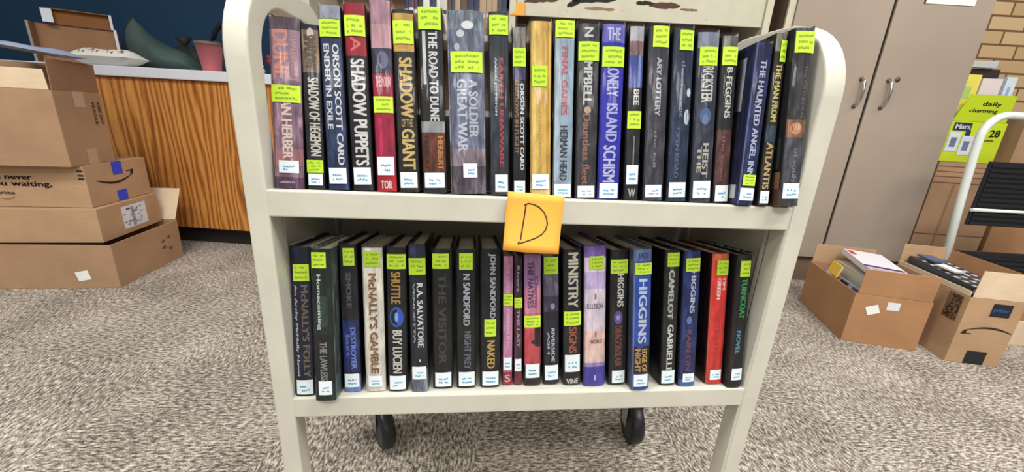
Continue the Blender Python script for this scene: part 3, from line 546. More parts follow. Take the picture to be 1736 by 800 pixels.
cb('back_sheet', -0.94, 1.135, 0.289, 0.292, 0, 1.9, M((126, 96, 76), 0.7))
# dark chipped patches along the panel's lower part
def patch(x0, x1, z0, z1, m, seed, sk=0.0):
    rn = random.Random(seed); n = 9; top, bot = [], []
    for i in range(n + 1):
        u = i / n; e = math.sin(math.pi * min(1, max(0.03, u))) ** 0.35
        zc = (z0 + z1) / 2 + sk * (u - .5); hh = (z1 - z0) / 2 * e
        top.append((x0 + (x1 - x0) * u, -0.001, zc + hh * rn.uniform(.6, 1.1))); bot.append((x0 + (x1 - x0) * u, -0.001, zc - hh * rn.uniform(.5, 1.1)))
    mb = MB(); mb.poly(bot + top[::-1], m); mb.build('chipped_patch', case, 0)
patch(0.055, 0.21, 1.266, 1.286, M((84, 62, 48), 0.8), 1, .012)
patch(0.27, 0.47, 1.276, 1.298, M((34, 30, 30), 0.8), 2, .012); patch(0.25, 0.31, 1.256, 1.286, M((30, 28, 28), 0.8), 3, .02); patch(0.33, 0.47, 1.246, 1.262, M((150, 118, 100), 0.8), 4)
patch(0.56, 0.64, 1.276, 1.296, M((40, 32, 30), 0.8), 5); patch(0.62, 0.76, 1.266, 1.296, M((88, 58, 50), 0.8), 6); patch(0.76, 0.84, 1.262, 1.274, M((120, 100, 84), 0.8), 7)
note('sticky_note', (0.198, 1.494, 1.262), Matrix.Rotation(A8, 4, 'Z'), 0.07, 0.055, 'small orange note stuck on the cream bookcase behind the cart', False, 0.004)
cols = [('dark grey', (66, 66, 74)), ('cream', (206, 200, 188)), ('navy', (38, 42, 76)), ('black', (28, 28, 32)), ('olive', (130, 132, 96)), ('pale blue', (150, 166, 190)), ('tan', (176, 150, 120)), ('plum', (88, 60, 84)), ('white', (224, 224, 224)), ('brown', (92, 66, 50))]
ordn = ['first', 'second', 'third', 'fourth', 'fifth', 'sixth', 'seventh', 'eighth', 'ninth', 'tenth', 'eleventh', 'twelfth', 'thirteenth', 'fourteenth', 'fifteenth', 'sixteenth', 'seventeenth', 'eighteenth', 'nineteenth', 'twentieth', 'twenty-first', 'twenty-second', 'twenty-third', 'twenty-fourth']
xx = -0.50; k = 0; rn = random.Random(3)
while xx < -0.04 and k < 24:
    w_ = rn.choice((0.014, 0.018, 0.024, 0.03)); h_ = rn.uniform(.2, .25); nm, cc = cols[rn.randrange(10)]
    if xx + w_ > -0.018: break
    p = case.matrix_world if False else Matrix.Translation((0.175, 1.505, 0)) @ Matrix.Rotation(A8, 4, 'Z')
    root = empty('shelved_book', label='%s spine, %s from the left in the bookcase row behind the cart' % (nm, ordn[k]), cat='book', group='books in the bookcase behind the cart', mat=p @ Matrix.Translation((xx + w_ / 2, 0.012, 1.1205)))
    mb = MB(); hw = w_ / 2
    mm = M(cc, 0.5)
    mb.grid(lambda a, b: ((a * 2 - 1) * hw, -0.002 * (1 - (a * 2 - 1) ** 2), b * h_), 6, 1, mm)
    for s_ in (-1, 1): mb.box(min(s_ * hw, s_ * (hw - .002)), max(s_ * hw, s_ * (hw - .002)), 0, 0.16, 0, h_, mm)
    b0, b1 = .35 * h_, .42 * h_; mb.box(-hw * .9, hw * .9, -0.0026, -0.0022, b0, b1, M((220, 216, 200) if nm not in ('cream', 'white') else (60, 60, 60), .5))
    mb.build('cover', root)
    mb = MB(); mb.box(-hw + .002, hw - .002, 0.001, 0.155, 0.003, h_ - .004, PAGE); mb.build('page_block', root)
    xx += w_ + 0.0015; k += 1

# ------------------------------------------------------------------ counter with oak front
AC = R(-8.5)
ctr = empty('base_cabinet', (-1.434, 1.689, 0), AC, 'golden oak base cabinet with dark recessed kick along the teal wall', 'cabinet')
OAK = oak()
mb = MB(); mb.box(-1.6, 0.62, 0, 0.56, 0.096, 0.847, OAK); mb.build('oak_body', ctr, 0.002)
mb = MB(); mb.box(-1.58, 0.60, 0.055, 0.55, 0, 0.095, M((26, 22, 20), 0.7)); mb.build('kick_base', ctr)
mb = MB(); mb.box(0.208, 0.222, -0.0015, 0.0, 0.100, 0.104, CHROME); mb.build('screw_plate', ctr)
ctop = empty('countertop', (-1.434, 1.689, 0.848), AC, 'white laminate countertop running over the oak cabinet', 'countertop')
mb = MB(); mb.box(-1.62, 0.64, -0.02, 0.575, 0, 0.047, M((214, 216, 224), 0.35)); mb.build('slab', ctop, 0.004)
CT = 0.895
def on_counter(u, v, z=CT): # u along front, v back
    return Vector((-1.434 + u * math.cos(AC) - v * math.sin(AC), 1.689 + u * math.sin(AC) + v * math.cos(AC), z))

# ------------------------------------------------------------------ cardboard cartons
def carton(name, corner, rz, w, d, h, m, label, flaps=(), open_=True, inner=None, t=0.004, group=None):
    """corner = front right bottom corner, box extends left (-x) and back (+y); flaps = (side, length, angle from upright outwards, width cut)"""
    root = empty(name, corner, rz, label, 'box', group); inner = inner or m
    mb = MB()
    if open_:
        mb.box(-w, 0, 0, t, 0, h, m); mb.box(-w, 0, d - t, d, 0, h, m); mb.box(-w, -w + t, t, d - t, 0, h, m); mb.box(-t, 0, t, d - t, 0, h, m); mb.box(-w + t, -t, t, d - t, 0, t, m)
    else: mb.box(-w, 0, 0, d, 0, h, m)
    mb.build('carton_body', root, 0.0015)
    for fl in flaps:
        side, L, ang = fl[:3]; fm = fl[3] if len(fl) > 3 else m
        mb = MB(); cut = 0.006
        if side == 'f': T = Matrix.Translation((0, 0.0, h + 0.001)) @ Matrix.Rotation(R(ang), 4, 'X'); mb.box(-w + cut, -cut, 0, 0.003, 0, L, fm, T)
        if side == 'k': T = Matrix.Translation((0, d, h + 0.001)) @ Matrix.Rotation(R(-ang), 4, 'X'); mb.box(-w + cut, -cut, -0.003, 0, 0, L, fm, T)
        if side == 'l': T = Matrix.Translation((-w, 0, h + 0.001)) @ Matrix.Rotation(R(-ang), 4, 'Y'); mb.box(0, 0.003, cut, d - cut, 0, L, fm, T)
        if side == 'r': T = Matrix.Translation((0, 0, h + 0.001)) @ Matrix.Rotation(R(ang), 4, 'Y'); mb.box(-0.003, 0, cut, d - cut, 0, L, fm, T)
        mb.build('flap', root, 0.0008)
    return root
def decal(root, name, face, u0, u1, z0, z1, m, d=None, lift=0.0012, ang=0.0, w=None):
    """thin sheet on a carton face; face f: u = x ; face r: u = y ; face l: u = y (x=-w)"""
    mb = MB(); cu, cz = (u0 + u1) / 2, (z0 + z1) / 2; pts = []
    for du, dz in ((u0 - cu, z0 - cz), (u1 - cu, z0 - cz), (u1 - cu, z1 - cz), (u0 - cu, z1 - cz)):
        a, b = cu + du * math.cos(ang) - dz * math.sin(ang), cz + du * math.sin(ang) + dz * math.cos(ang)
        pts.append((a, -lift, b) if face == 'f' else (lift, a, b) if face == 'r' else (-w - lift, a, b))
    if face == 'l': pts = pts[::-1]
    mb.poly(pts, m); return mb.build(name, root)
INK = M((34, 28, 26), 0.7)
def smile(root, face, fn, m=INK, name='smile_arrow'):
    """curved arrow mark in unit square coordinates mapped by fn(u, v)"""
    mb = MB(); n = 16; pa = []
    for i in range(n + 1):
        t = i / n; u = t * 0.93; v = 0.62 - 0.62 * math.sin(math.pi * (0.06 + 0.84 * t)) + 0.12 * t; th = 0.035 + 0.075 * math.sin(math.pi * min(1, t * 1.05)) ** 0.8
        pa.append(((u, v - th), (u, v + th)))
    for i in range(n): mb.poly([fn(*pa[i][0]), fn(*pa[i + 1][0]), fn(*pa[i + 1][1]), fn(*pa[i][1])], m)
    hd = [[(.78, .98), (1.0, 1.02), (1.0, .90), (.80, .88)], [(1.0, 1.02), (.955, .52), (.89, .54), (.91, .96)]]
    for q in hd: mb.poly([fn(*p) for p in q], m)
    return mb.build(name, root)
TAPE = M((206, 182, 156), 0.35); BLUE = M((46, 74, 214), 0.45)

gl = 'cardboard boxes stacked before the oak cabinet'
b0 = carton('cardboard_box', (-1.421, 1.126, 0), R(2.5), 0.62, 0.40, 0.186, KRAFT, 'widest cardboard box at the bottom of the left stack, pale flap raised behind', [('k', 0.16, 28, KRAFT_P)], group=gl)
decal(b0, 'white_sticker', 'f', -0.145, -0.098, 0.035, 0.075, WHITE, ang=R(12))
mb = MB()
for k_, (u, z) in enumerate(((.27, .105), (.31, .115), (.27, .075), (.31, .06))): put_text(mb, 'UP' if k_ < 2 else 'e', lambda a, b: (0.0012, u + a * 0.022, z + b * 0.014), M((120, 84, 60), .8))
mb.build('printed_mark', b0)
b1 = carton('cardboard_box', (-1.462, 1.150, 0.1875), R(4), 0.56, 0.345, 0.137, KRAFT_L, 'flat cardboard box with white shipping label, second from the bottom of the left stack', open_=False, group=gl)
decal(b1, 'shipping_label', 'r', 0.12, 0.262, 0.022, 0.118, M((226, 228, 236), .5))
rn = random.Random(5); mb = MB()
for k_ in range(20):
    u, z = rn.uniform(.125, .23), rn.uniform(.03, .105); mb.poly([(0.0018, u, z), (0.0018, u + rn.uniform(.006, .03), z), (0.0018, u + .01, z + rn.uniform(.003, .01)), (0.0018, u, z + .004)], M((120, 128, 160), .6))
mb.poly([(0.0018, .172, .026), (0.0018, .19, .026), (0.0018, .19, .11), (0.0018, .172, .11)], M((150, 160, 176), .6))
mb.build('label_print', b1)
b2 = carton('cardboard_box', (-1.487, 1.170, 0.326), R(3), 0.54, 0.325, 0.165, KRAFT_L, 'cardboard box with curved arrow and blue tape, below the topmost of the left stack', open_=False, group=gl)
smile(b2, 'r', lambda u, v: (0.0013, 0.045 + u * 0.20, 0.078 + v * 0.045))
for u, z0, z1 in ((.135, .112, .166), (.135, 0, .045)): decal(b2, 'blue_tape', 'r', u - .002, u + .05, z0, z1, BLUE)
mb = MB(); F = lambda x0, x1, z0, z1: (lambda a, b: (x0 + (x1 - x0) * a, -0.0012, z0 + (z1 - z0) * b))
put_text(mb, 'could never', F(-0.36, -.175, .108, .128), INK); put_text(mb, 'keep you waiting,', F(-0.42, -.115, .076, .102), INK); put_text(mb, 'prime', F(-.30, -.245, .045, .062), M((90, 66, 48), .8))
mb.build('printed_slogan', b2)
smile(b2, 'f', lambda u, v: (-0.30 + u * .05, -0.0012, .03 + v * .008), M((90, 66, 48), .8))
mb = MB()
for z in (.125, .142, .112): mb.box(-0.022, -0.002, -0.0012, -0.0006, z, z + .006, INK)
mb.build('printed_bars', b2)
b3 = carton('cardboard_box', (-1.487, 1.128, 0.492), R(6), 0.44, 0.224, 0.272, KRAFT, 'tall open cardboard box on top of the left stack, its flaps standing up', [('f', 0.068, 4, KRAFT_P), ('r', 0.105, 2, KRAFT_D), ('k', 0.10, 2, KRAFT)], group=gl)
for z0, z1 in ((.215, .272), (0.0, .06)): decal(b3, 'paper_tape', 'r', .085, .135, z0, z1, M((190, 158, 134), .5))
mb = MB()
for k_, s_ in enumerate(('FRAGILE', 'KEEP DRY')): put_text(mb, s_, lambda a, b: (0.0014, .165 + k_ * .028 + b * .014, .235 - a * .085), M((112, 76, 56), .8))
mb.build('faint_print', b3)

# things on the counter
def loc_counter(name, u, v, label, cat, rz=0, z=CT): 
    return empty(name, on_counter(u, v, z), AC + rz, label, cat)
# open shallow box leaning back, white edged lid
ob = empty('open_gift_box', label='shallow brown box with white edges standing open on the counter', cat='box', mat=Matrix.Translation(on_counter(-0.93, 0.20, CT + 0.001)) @ Matrix.Rotation(AC + R(33), 4, 'Z'))
EDGE = M((226, 230, 236), .5); INN = carton_mat('brown_box_inside', (166, 124, 88)); INN2 = carton_mat('brown_lid_inside', (150, 98, 52))
mb = MB(); w_, h_, d_ = 0.335, 0.215, 0.075
mb.box(0, w_, d_ - .003, d_, 0, h_, INN); mb.box(0, w_, 0, d_, 0, .003, INN)
for x in (0, w_ - .003): mb.box(x, x + .003, 0, d_, 0, h_, INN)
mb.build('tray', ob, .0006)
mb = MB(); T = Matrix.Translation((0.050, d_ - 0.045, h_ + .002))
wl = .270; mb.box(0.0, wl, .03, .033, 0, .075, INN2, T); mb.box(0, wl, 0, .033, .072, .075, INN, T)
for x in (0, wl - .003): mb.box(x, x + .003, 0, .033, 0, .075, INN2, T)
mb.build('lid', ob, .0006)
for bx in ((0.0, .042, -.002, 0, .004, .07, EDGE, T), (wl - .003, wl + .008, -.002, 0, 0, .075, EDGE, T), (w_ - .003, w_ + .009, -.003, 0, 0, h_, EDGE, None), (-.008, .003, -.003, 0, 0, h_, M((150, 140, 130), .6), None)):
    mb = MB(); mb.box(*bx[:7], T=bx[7]); mb.build('white_edging', ob)
# grey folded parcel on the stack
gp = empty('plastic_parcel', label='flat blue-grey plastic parcel lying across the top box of the left stack', cat='parcel', mat=Matrix.Translation((-1.487 - .098, 1.128 + .085, 0.890)) @ Matrix.Rotation(R(2), 4, 'Z') @ Matrix.Rotation(R(7), 4, 'Y'))
mb = MB()
def pil(a, b, L, Wd, H, seed, amp=.004):
    x = (a - .5) * L; y = (b - .5) * Wd; e = (1 - abs(2 * a - 1) ** 6) * (1 - abs(2 * b - 1) ** 3)
    return x, y, e, amp * math.sin(9 * a + seed) * math.cos(7 * b + seed * 2)
def pillow(mb, L, Wd, H, m, seed, nu=24, nv=12, amp=.004, mf=None):
    def up(a, b): x, y, e, q = pil(a, b, L, Wd, H, seed, amp); return (x, y, H * (.5 + .5 * e) + q * e)
    def dn(a, b): x, y, e, q = pil(a, b, L, Wd, H, seed, amp); return (x, y, H * (.5 - .5 * e))
    mb.grid(up, nu, nv, m, True, mf); mb.grid(lambda a, b: dn(1 - a, b), nu, nv, m, True)
pillow(mb, .25, .15, .024, M((150, 160, 184), .45), 1); mb.build('parcel_body', gp)
wp = empty('crumpled_bag', on_counter(-0.375, 0.055, CT + .001), AC, 'white crumpled bag with orange specks lying flat on the counter edge', 'bag')
def spk(a, b): return [M((226, 224, 214), .6), M((226, 224, 214), .6), M((214, 208, 196), .6), M((226, 224, 214), .6), M((204, 150, 110), .6), M((228, 226, 218), .6), M((110, 108, 84), .6)][(a * 7 + b * 5 + a * b) % 7] if 4 < a < 27 else M((228, 226, 218), .6)
mb = MB(); pillow(mb, .31, .14, .078, M((228, 226, 218), .6), 3, 30, 12, .005, spk); mb.build('bag_body', wp)
# green grey rucksack slumped on the counter
rk = empty('slumped_rucksack', on_counter(-0.205, 0.22, CT), AC, 'grey-green cloth bag with pointed left corner slumped on the counter', 'bag')
GREENG = wallpaint('grey_green_canvas', (64, 84, 80))
mb = MB(); n1, n2 = 26, 20
def ruck(a, b):
    # a along length from the raised left point to the low right end, b round the section
    t = 2 * math.pi * b; x = -0.165 + 0.325 * a
    hs = (.255, .232, .198, .17, .15, .138, .127, .12, .112, .10, .082, .05, .012)
    q = min(11.999, a * 12); hgt = hs[int(q)] + (hs[int(q) + 1] - hs[int(q)]) * (q - int(q)); wid = 0.012 + 0.075 * math.sin(math.pi * min(1, .05 + a * .92)) ** .7
    fold = .004 * math.sin(14 * a + 3 * math.sin(t)) + .004 * math.sin(5 * t + 6 * a); lo = max(0.0, .12 * (1 - a * 5))
    return (x - .03 * (1 - a) ** 6 * (1 - math.sin(t)) , (wid + fold) * math.cos(t), hgt * (.5 + .5 * math.sin(t)) * (1 - 0) + max(0, fold) * .5)
mb.grid(ruck, n1, n2, GREENG); mb.build('bag_body', rk)
mb = MB(); mb.tube([(-0.168, -.012, .252), (-0.178, -.022, .19), (-0.190, -.03, .12), (-.196, -.03, .03)], .008, M((28, 32, 34), .7), 8); mb.build('dark_piping', rk)
# dark lumpy bag right of it
dk = empty('dark_bag', on_counter(-0.155, 0.40, CT), AC, 'black gathered bag with tied neck beside the pink pot', 'bag')
mb = MB(); DKM = M((30, 32, 34), .7)
def blob(cx, cy, rx, ry, h, sd):
    def f(a, b):
        t = 2 * math.pi * a; p = math.pi * b; w = 1 + .10 * math.sin(5 * t + sd) + .06 * math.sin(9 * t + 2 * sd + 4 * b)
        return (cx + rx * w * math.sin(p) * math.cos(t), cy + ry * w * math.sin(p) * math.sin(t), h * (.5 - .5 * math.cos(p)) * (1 + .05 * math.sin(3 * t + sd)))
    return f
mb.grid(blob(-.10, 0, .085, .07, .155, 1), 26, 14, DKM); mb.grid(blob(.05, .03, .11, .07, .20, 4), 26, 14, M((44, 46, 52), .7)); mb.build('bag_body', dk)
mb = MB(); mb.lathe([(.012, .14), (.018, .165), (.042, .20), (.02, .19), (.003, .16)], DKM, Matrix.Translation((-.11, 0, 0)), 12); mb.build('tied_neck', dk)
mb = MB(); mb.tube([(.04, .02, .17), (.08, .0, .235), (.13, -.01, .275), (.18, 0, .27), (.2, 0, .11)], .013, M((26, 28, 34), .6), 8); mb.build('carry_strap', dk)
pp = empty('plant_pot', on_counter(0.142, 0.065, CT), AC, 'pink tapered plastic pot on the counter beside the cart post', 'pot')
PINK = M((206, 112, 118), .45)
mb = MB(); mb.lathe([(.002, .004), (.036, .0), (.038, .002), (.055, .118), (.059, .118), (.059, .135), (.053, .135), (.05, .115), (.036, .01), (.002, .01)], PINK, None, 32, [PINK] * 3 + [M((104, 92, 84), .6)] * 3 + [PINK] * 3); mb.build('pot_body', pp)
# trinkets behind the cart post
tk = empty('red_ornament', on_counter(0.430, 0.10, CT), AC, 'small dark red ribbon rosette glimpsed through the cart handle', 'ornament')
mb = MB()
for k_ in range(5):
    a = k_ * 2 * math.pi / 5; mb.grid(lambda u, v, a=a: (.016 * math.cos(a) + .014 * math.sin(math.pi * v) * math.cos(2 * math.pi * u), .012 * math.sin(2 * math.pi * u) * math.sin(math.pi * v), .075 + .016 * math.sin(a) + .014 * math.cos(math.pi * v)), 10, 8, M((132, 24, 30), .5))
mb.build('ribbon_loops', tk); mb = MB(); mb.tube([(0, 0, 0), (0, 0, .07)], .004, M((110, 20, 26), .5), 6); mb.build('stem', tk)
fg = empty('cow_figurine', on_counter(0.422, 0.03, CT), AC, 'tiny cream and black animal figurine below the red rosette', 'figurine')
mb = MB(); CRM = M((222, 212, 180), .5); BLK = M((32, 30, 30), .5)
mb.grid(lambda u, v: (.013 * math.sin(math.pi * v) * math.cos(2 * math.pi * u), .012 * math.sin(math.pi * v) * math.sin(2 * math.pi * u), .014 - .014 * math.cos(math.pi * v)), 12, 10, CRM, True, lambda a, b: BLK if (a * 5 + b * 3) % 7 < 2 else CRM)
mb.grid(lambda u, v: (.011 * math.sin(math.pi * v) * math.cos(2 * math.pi * u), -.006 + .01 * math.sin(math.pi * v) * math.sin(2 * math.pi * u), .036 - .010 * math.cos(math.pi * v)), 12, 10, CRM, True, lambda a, b: BLK if (a * 3 + b * 5) % 7 < 2 else CRM)
for s_ in (-1, 1): mb.tube([(s_ * .008, -.004, .042), (s_ * .014, -.004, .05)], [.003, .001], BLK, 6)
mb.build('body', fg)

# ------------------------------------------------------------------ tall taupe cabinet
AK = R(-6.5)
cab = empty('storage_cabinet', (1.412, 1.333, 0), AK, 'tall taupe metal cabinet with two doors and chrome pulls', 'cabinet')
cw = 0.872; HT = 1.86
mb = MB(); mb.box(-0.012, cw, 0.0, 0.44, 0.136, HT, wallpaint('shaded_taupe_enamel', (120, 100, 80))); mb.build('body', cab, 0.003)  # body colour darkened to brown, painting in the shade on the cabinet's side
mb = MB(); mb.box(-0.018, 0.012, -0.012, 0.0, 0.14, HT, CREAM_SPOT); mb.build('worn_edge_strip', cab, 0.001, None, 'speckled pale strip down the left front edge')
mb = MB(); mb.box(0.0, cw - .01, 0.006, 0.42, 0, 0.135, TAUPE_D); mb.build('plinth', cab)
for k_, (xa, xb) in enumerate(((0.014, 0.433), (0.447, cw))):
    mb = MB(); mb.box(xa, xb, -0.020, -0.001, 0.142, HT - .005, TAUPE)
    dr = mb.build('door', cab, 0.002)
    hx = 0.384 if k_ == 0 else 0.510
    mb = MB(); pts = [(hx, -.02, 1.018)] + [(hx + .004 * math.sin(t), -.02 - .026 * math.sin(t) ** .6, .958 + .06 * math.cos(t)) for t in [math.pi * q / 12 for q in range(1, 12)]] + [(hx, -.02, .898)]
    mb.tube(pts, [.0045] * 2 + [.0065] * 9 + [.0045] * 2, CHROME, 10)
    for z in (1.018, .898): mb.lathe([(.0, -.0), (.009, 0), (.009, .005), (.002, .006)], M((90, 78, 70), .4), Matrix.Translation((hx, -.0202, z)) @ Matrix.Rotation(R(90), 4, 'X'), 14)
    mb.build('handle', dr)
    if k_: 
        mb = MB(); mb.lathe([(0, .004), (.007, .004), (.008, 0), (.012, -.0)], M((70, 62, 56), .4), Matrix.Translation((hx + .042, -.0205, 1.024)) @ Matrix.Rotation(R(90), 4, 'X'), 14); mb.build('lock', dr)
mb = MB(); mb.box(0.4332, 0.4468, -0.012, -0.0005, 0.142, HT - .005, M((22, 17, 15), .9)); mb.build('door_gap', cab)
pn = empty('paper_notice', label='white paper sheet fixed to the right cabinet door', cat='paper', mat=Matrix.Translation((1.412, 1.333, 0)) @ Matrix.Rotation(AK, 4, 'Z') @ Matrix.Translation((.665, -.0225, 1.338)))
mb = MB(); mb.box(-.10, .118, 0, .0006, 0, .28, WHITE); mb.build('sheet', pn); mb = MB(); mb.box(-.104, -.099, -.0008, .001, 0.0, .02, DARKM); mb.build('clip_corner', pn)

# ------------------------------------------------------------------ boxes on the floor, right
def xf(root, p): return root.matrix_world @ Vector(p)
RA = R(-20)
def front_left(x, y, rz, w): return (x + w * math.cos(rz), y + w * math.sin(rz), 0)
wa = 0.243
ba = carton('cardboard_box', front_left(1.452, .699, RA, wa), RA, wa, 0.37, 0.20, KRAFT_O, 'orange-brown open cardboard box full of books, nearest the cart on the right', [('f', 0.098, 3), ('k', 0.085, 0, KRAFT_L)])
decal(ba, 'white_sticker', 'f', -.195, -.155, .125, .16, WHITE, ang=R(24)); decal(ba, 'white_sticker', 'f', -.135, -.095, .15, .182, M((222, 226, 230), .5), ang=R(2))
RB = R(-15); wb = 0.168
bb = carton('cardboard_box', front_left(1.730, .558, RB, wb), RB, wb, 0.335, 0.252, KRAFT_L, 'open cardboard box with black tape squares and curved arrow mark, right of the orange-brown one', [('f', 0.098, 2, KRAFT_P), ('k', 0.09, 2), ('r', 0.085, 8, KRAFT_O), ('l', .02, 0, KRAFT_P)])
decal(bb, 'black_tape', 'f', -.093, -.035, .19, .238, M((24, 28, 40), .35)); decal(bb, 'black_tape', 'f', -.112, -.050, .0, .052, M((24, 28, 36), .35))
decal(bb, 'printed_patch', 'l', .02, .075, .15, .245, M((122, 94, 70), .7), w=wb)
mb = MB(); put_text(mb, 'prime', lambda a, b: (-.088 + a * .045, -.0018, .205 + b * .018), M((60, 110, 200), .5)); mb.build('tape_print', bb)
smile(bb, 'f', lambda u, v: (-.005 - u * .15, -.0014, .148 - v * .032))
rn = random.Random(9); mb = MB()
for k_ in range(60):
    y_, z_ = rn.uniform(.02, .068), rn.uniform(.15, .237); mb.poly([(-wb - .0016, y_, z_), (-wb - .0016, y_, z_ + .008), (-wb - .0016, y_ + .006, z_ + .006), (-wb - .0016, y_ + .006, z_)], M((70, 52, 40), .7))
mb.build('side_print', bb)
bc = carton('cardboard_box', (2.42, .60, 0), R(-12), 0.46, 0.17, 0.105, KRAFT_P, 'low pale cardboard tray box at the right edge of the floor', open_=False)
bd = carton('cardboard_box', (2.40, .61, .1065), R(-12), 0.41, 0.13, 0.10, KRAFT_O, 'small orange-brown carton on the low pale box at the right edge', open_=False)
# magazines and books inside the two open boxes
def packet(root, name, x, y, z, w, d, t, cover, label, cat, rx=0, ry=0, rz=0, art=()):
    Mw = Matrix.Translation(root.location) @ Matrix.Rotation(root.rotation_euler.z, 4, 'Z') @ Matrix.Translation((x, y, z)) @ Matrix.Rotation(R(rz), 4, 'Z') @ Matrix.Rotation(R(rx), 4, 'X') @ Matrix.Rotation(R(ry), 4, 'Y')
    r_ = empty(name, label=label, cat=cat, mat=Mw, group='books packed in the floor boxes')
    mb = MB(); mb.box(-w / 2, w / 2, -d / 2, d / 2, 0, .0015, M(cover, .3)); mb.box(-w / 2, w / 2, -d / 2, d / 2, t - .0015, t, M(cover, .3)); mb.box(-w / 2, -w / 2 + .0015, -d / 2, d / 2, 0, t, M(cover, .3))
    for a in art: mb.box(-w / 2 + a[0] * w, -w / 2 + a[1] * w, -d / 2 + a[2] * d, -d / 2 + a[3] * d, t, t + .0006, M(a[4], .35))
    mb.build('cover', r_); mb = MB(); mb.box(-w / 2 + .002, w / 2 - .002, -d / 2 + .002, d / 2 - .002, .0016, t - .0016, PAGE); mb.build('page_block', r_)
packet(ba, 'paperback_book', -.085, .20, .247, .145, .27, .022, (228, 226, 232), 'white magazine with purple band on top of the orange-brown box', 'magazine', 5, 4, -2, [(.0, 1, .0, .3, (196, 170, 206)), (.0, .95, .3, .37, (60, 40, 96)), (.05, .2, .78, .95, (190, 50, 60)), (.1, .5, .08, .14, (120, 60, 120)), (.55, .95, .08, .14, (120, 90, 140)), (.1, .9, .2, .23, (240, 240, 244))])
packet(ba, 'paperback_book', -.090, .185, .15, .15, .30, .078, (206, 204, 196), 'thick pale book lying beneath the white magazine', 'book')
packet(ba, 'paperback_book', -.205, .17, .17, .055, .28, .014, (150, 156, 172), 'grey-blue book standing beside the white magazine in the orange-brown box', 'book', 0, -68, 0, [(.1, .9, .05, .2, (70, 80, 110)), (.5, .9, .3, .5, (30, 30, 34)), (.1, .9, .55, .7, (170, 60, 80)), (.1, .9, .75, .9, (226, 226, 230))])
packet(ba, 'paperback_book', -.222, .20, .225, .05, .07, .008, (236, 194, 60), 'yellow booklet tucked at the left side of the orange-brown box', 'book', 5, -78, 0)
packet(bb, 'paperback_book', -.085, .17, .262, .13, .29, .026, (54, 56, 60), 'black and white patterned book on top inside the arrow-marked box', 'book', 4, 2, 0, [(.08 + .24 * (k_ % 4), .2 + .24 * (k_ % 4), .04 + .125 * (k_ // 4) + .03 * (k_ % 2), .09 + .125 * (k_ // 4) + .03 * (k_ % 2), (196, 196, 200)) for k_ in range(28)])
packet(bb, 'paperback_book', -.085, .17, .18, .13, .29, .07, (150, 140, 130), 'thick book under the patterned one inside the arrow-marked box', 'book')
packet(bb, 'paperback_book', -.10, .27, .304, .06, .07, .006, (60, 84, 130), 'small blue booklet lying on the patterned book in the arrow-marked box', 'book', 4, 2, 6)
packet(bb, 'paperback_book', -.115, .17, .298, .045, .07, .005, (232, 234, 238), 'small white leaflet lying on the patterned book in the arrow-marked box', 'leaflet', 4, 2, 12)

# ------------------------------------------------------------------ folded step stool, right
st = empty('folding_step_stool', (2.10, 0.92, 0), R(-7), 'white tubular folded step stool with black ribbed treads, right edge', 'step stool')
WT = M((222, 230, 224), .35)
mb = MB(); wS = 0.46; r_ = .085
pts = [(0.03, 0, .012), (-.035, 0, .55), (-.052, 0, .72)] + [(-.055 + r_ - r_ * math.cos(t), 0, .79 + r_ * math.sin(t)) for t in [math.pi / 2 * q / 7 for q in range(8)]]
pts += [(wS - .03 - r_, 0, .875)] + [(wS - .03 - r_ + r_ * math.sin(t), 0, .79 + r_ * math.cos(t)) for t in [math.pi / 2 * q / 7 for q in range(1, 8)]] + [(wS - .04, 0, .012)]
mb.tube(pts, .0145, WT, 12); mb.build('tube_frame', st)
RIB = M((28, 28, 34), .45)
def tread(z0, z1, bar):
    m_ = MB(); m_.box(.0, wS - .07, -.028, -.016, z0, z1, RIB)
    n = int((z1 - z0) / .02)
    for k_ in range(n): m_.box(.006, wS - .076, -.034, -.028, z0 + .004 + k_ * .02, z0 + .015 + k_ * .02, RIB)
    m_.build('tread', st, .0015)
    m_ = MB(); m_.tube([(-.012, -.034, bar), (wS - .05, -.034, bar)], .0075, WT, 10); m_.build('cross_bar', st)
tread(.43, .695, .497); tread(.16, .315, .17)
for xx_ in (.03, wS - .04):
    mb = MB(); mb.lathe([(0, 0), (.017, 0), (.018, .03), (.0155, .03)], RUBBER, Matrix.Translation((xx_, 0, 0)), 16); mb.build('rubber_foot', st)

# ------------------------------------------------------------------ tall carton, lime box and papers beside the cabinet
tc_ = carton('cardboard_box', (2.30 - .04 * 0 + .335 * math.cos(R(-10)), 1.225 + .335 * math.sin(R(-10)), 0), R(-10), 0.335, 0.32, 0.668, KRAFT, 'tall creased cardboard box standing right of the taupe cabinet', open_=False)
mb = MB()
for z in (.645, .62, .595, .565): mb.box(-.333, -.002, -.0012, .001, z, z + .004, M((126, 84, 60), .8))
mb.box(-.333, -.002, -.0012, .001, .30, .304, M((120, 84, 60), .8)); mb.box(-.235, -.225, -.0012, .001, .0, .56, M((150, 112, 80), .8)); mb.build('crease_line', tc_)
carton('cardboard_box', (3.12, 1.09, 0), R(-10), 0.46, 0.34, 0.66, KRAFT_O, 'cardboard box behind the step stool treads', open_=False)
carton('cardboard_box', (3.13, 1.10, .661), R(-10), 0.50, 0.28, 0.235, KRAFT, 'cardboard box behind the top bend of the step stool', open_=False)
lb = empty('lime_green_box', (2.289, 1.227, .6695), R(-10), 'lime green printed product box on the tall carton', 'box')
LG = M((196, 214, 40), .4); LG2 = M((176, 196, 28), .4)
mb = MB(); wL, dL, hL = .252, .16, .190
P_ = lambda x, y, z: (x + .0, y, z)
mb.box(0, wL, 0, dL, 0, hL, LG); mb.build('box_body', lb, .002)
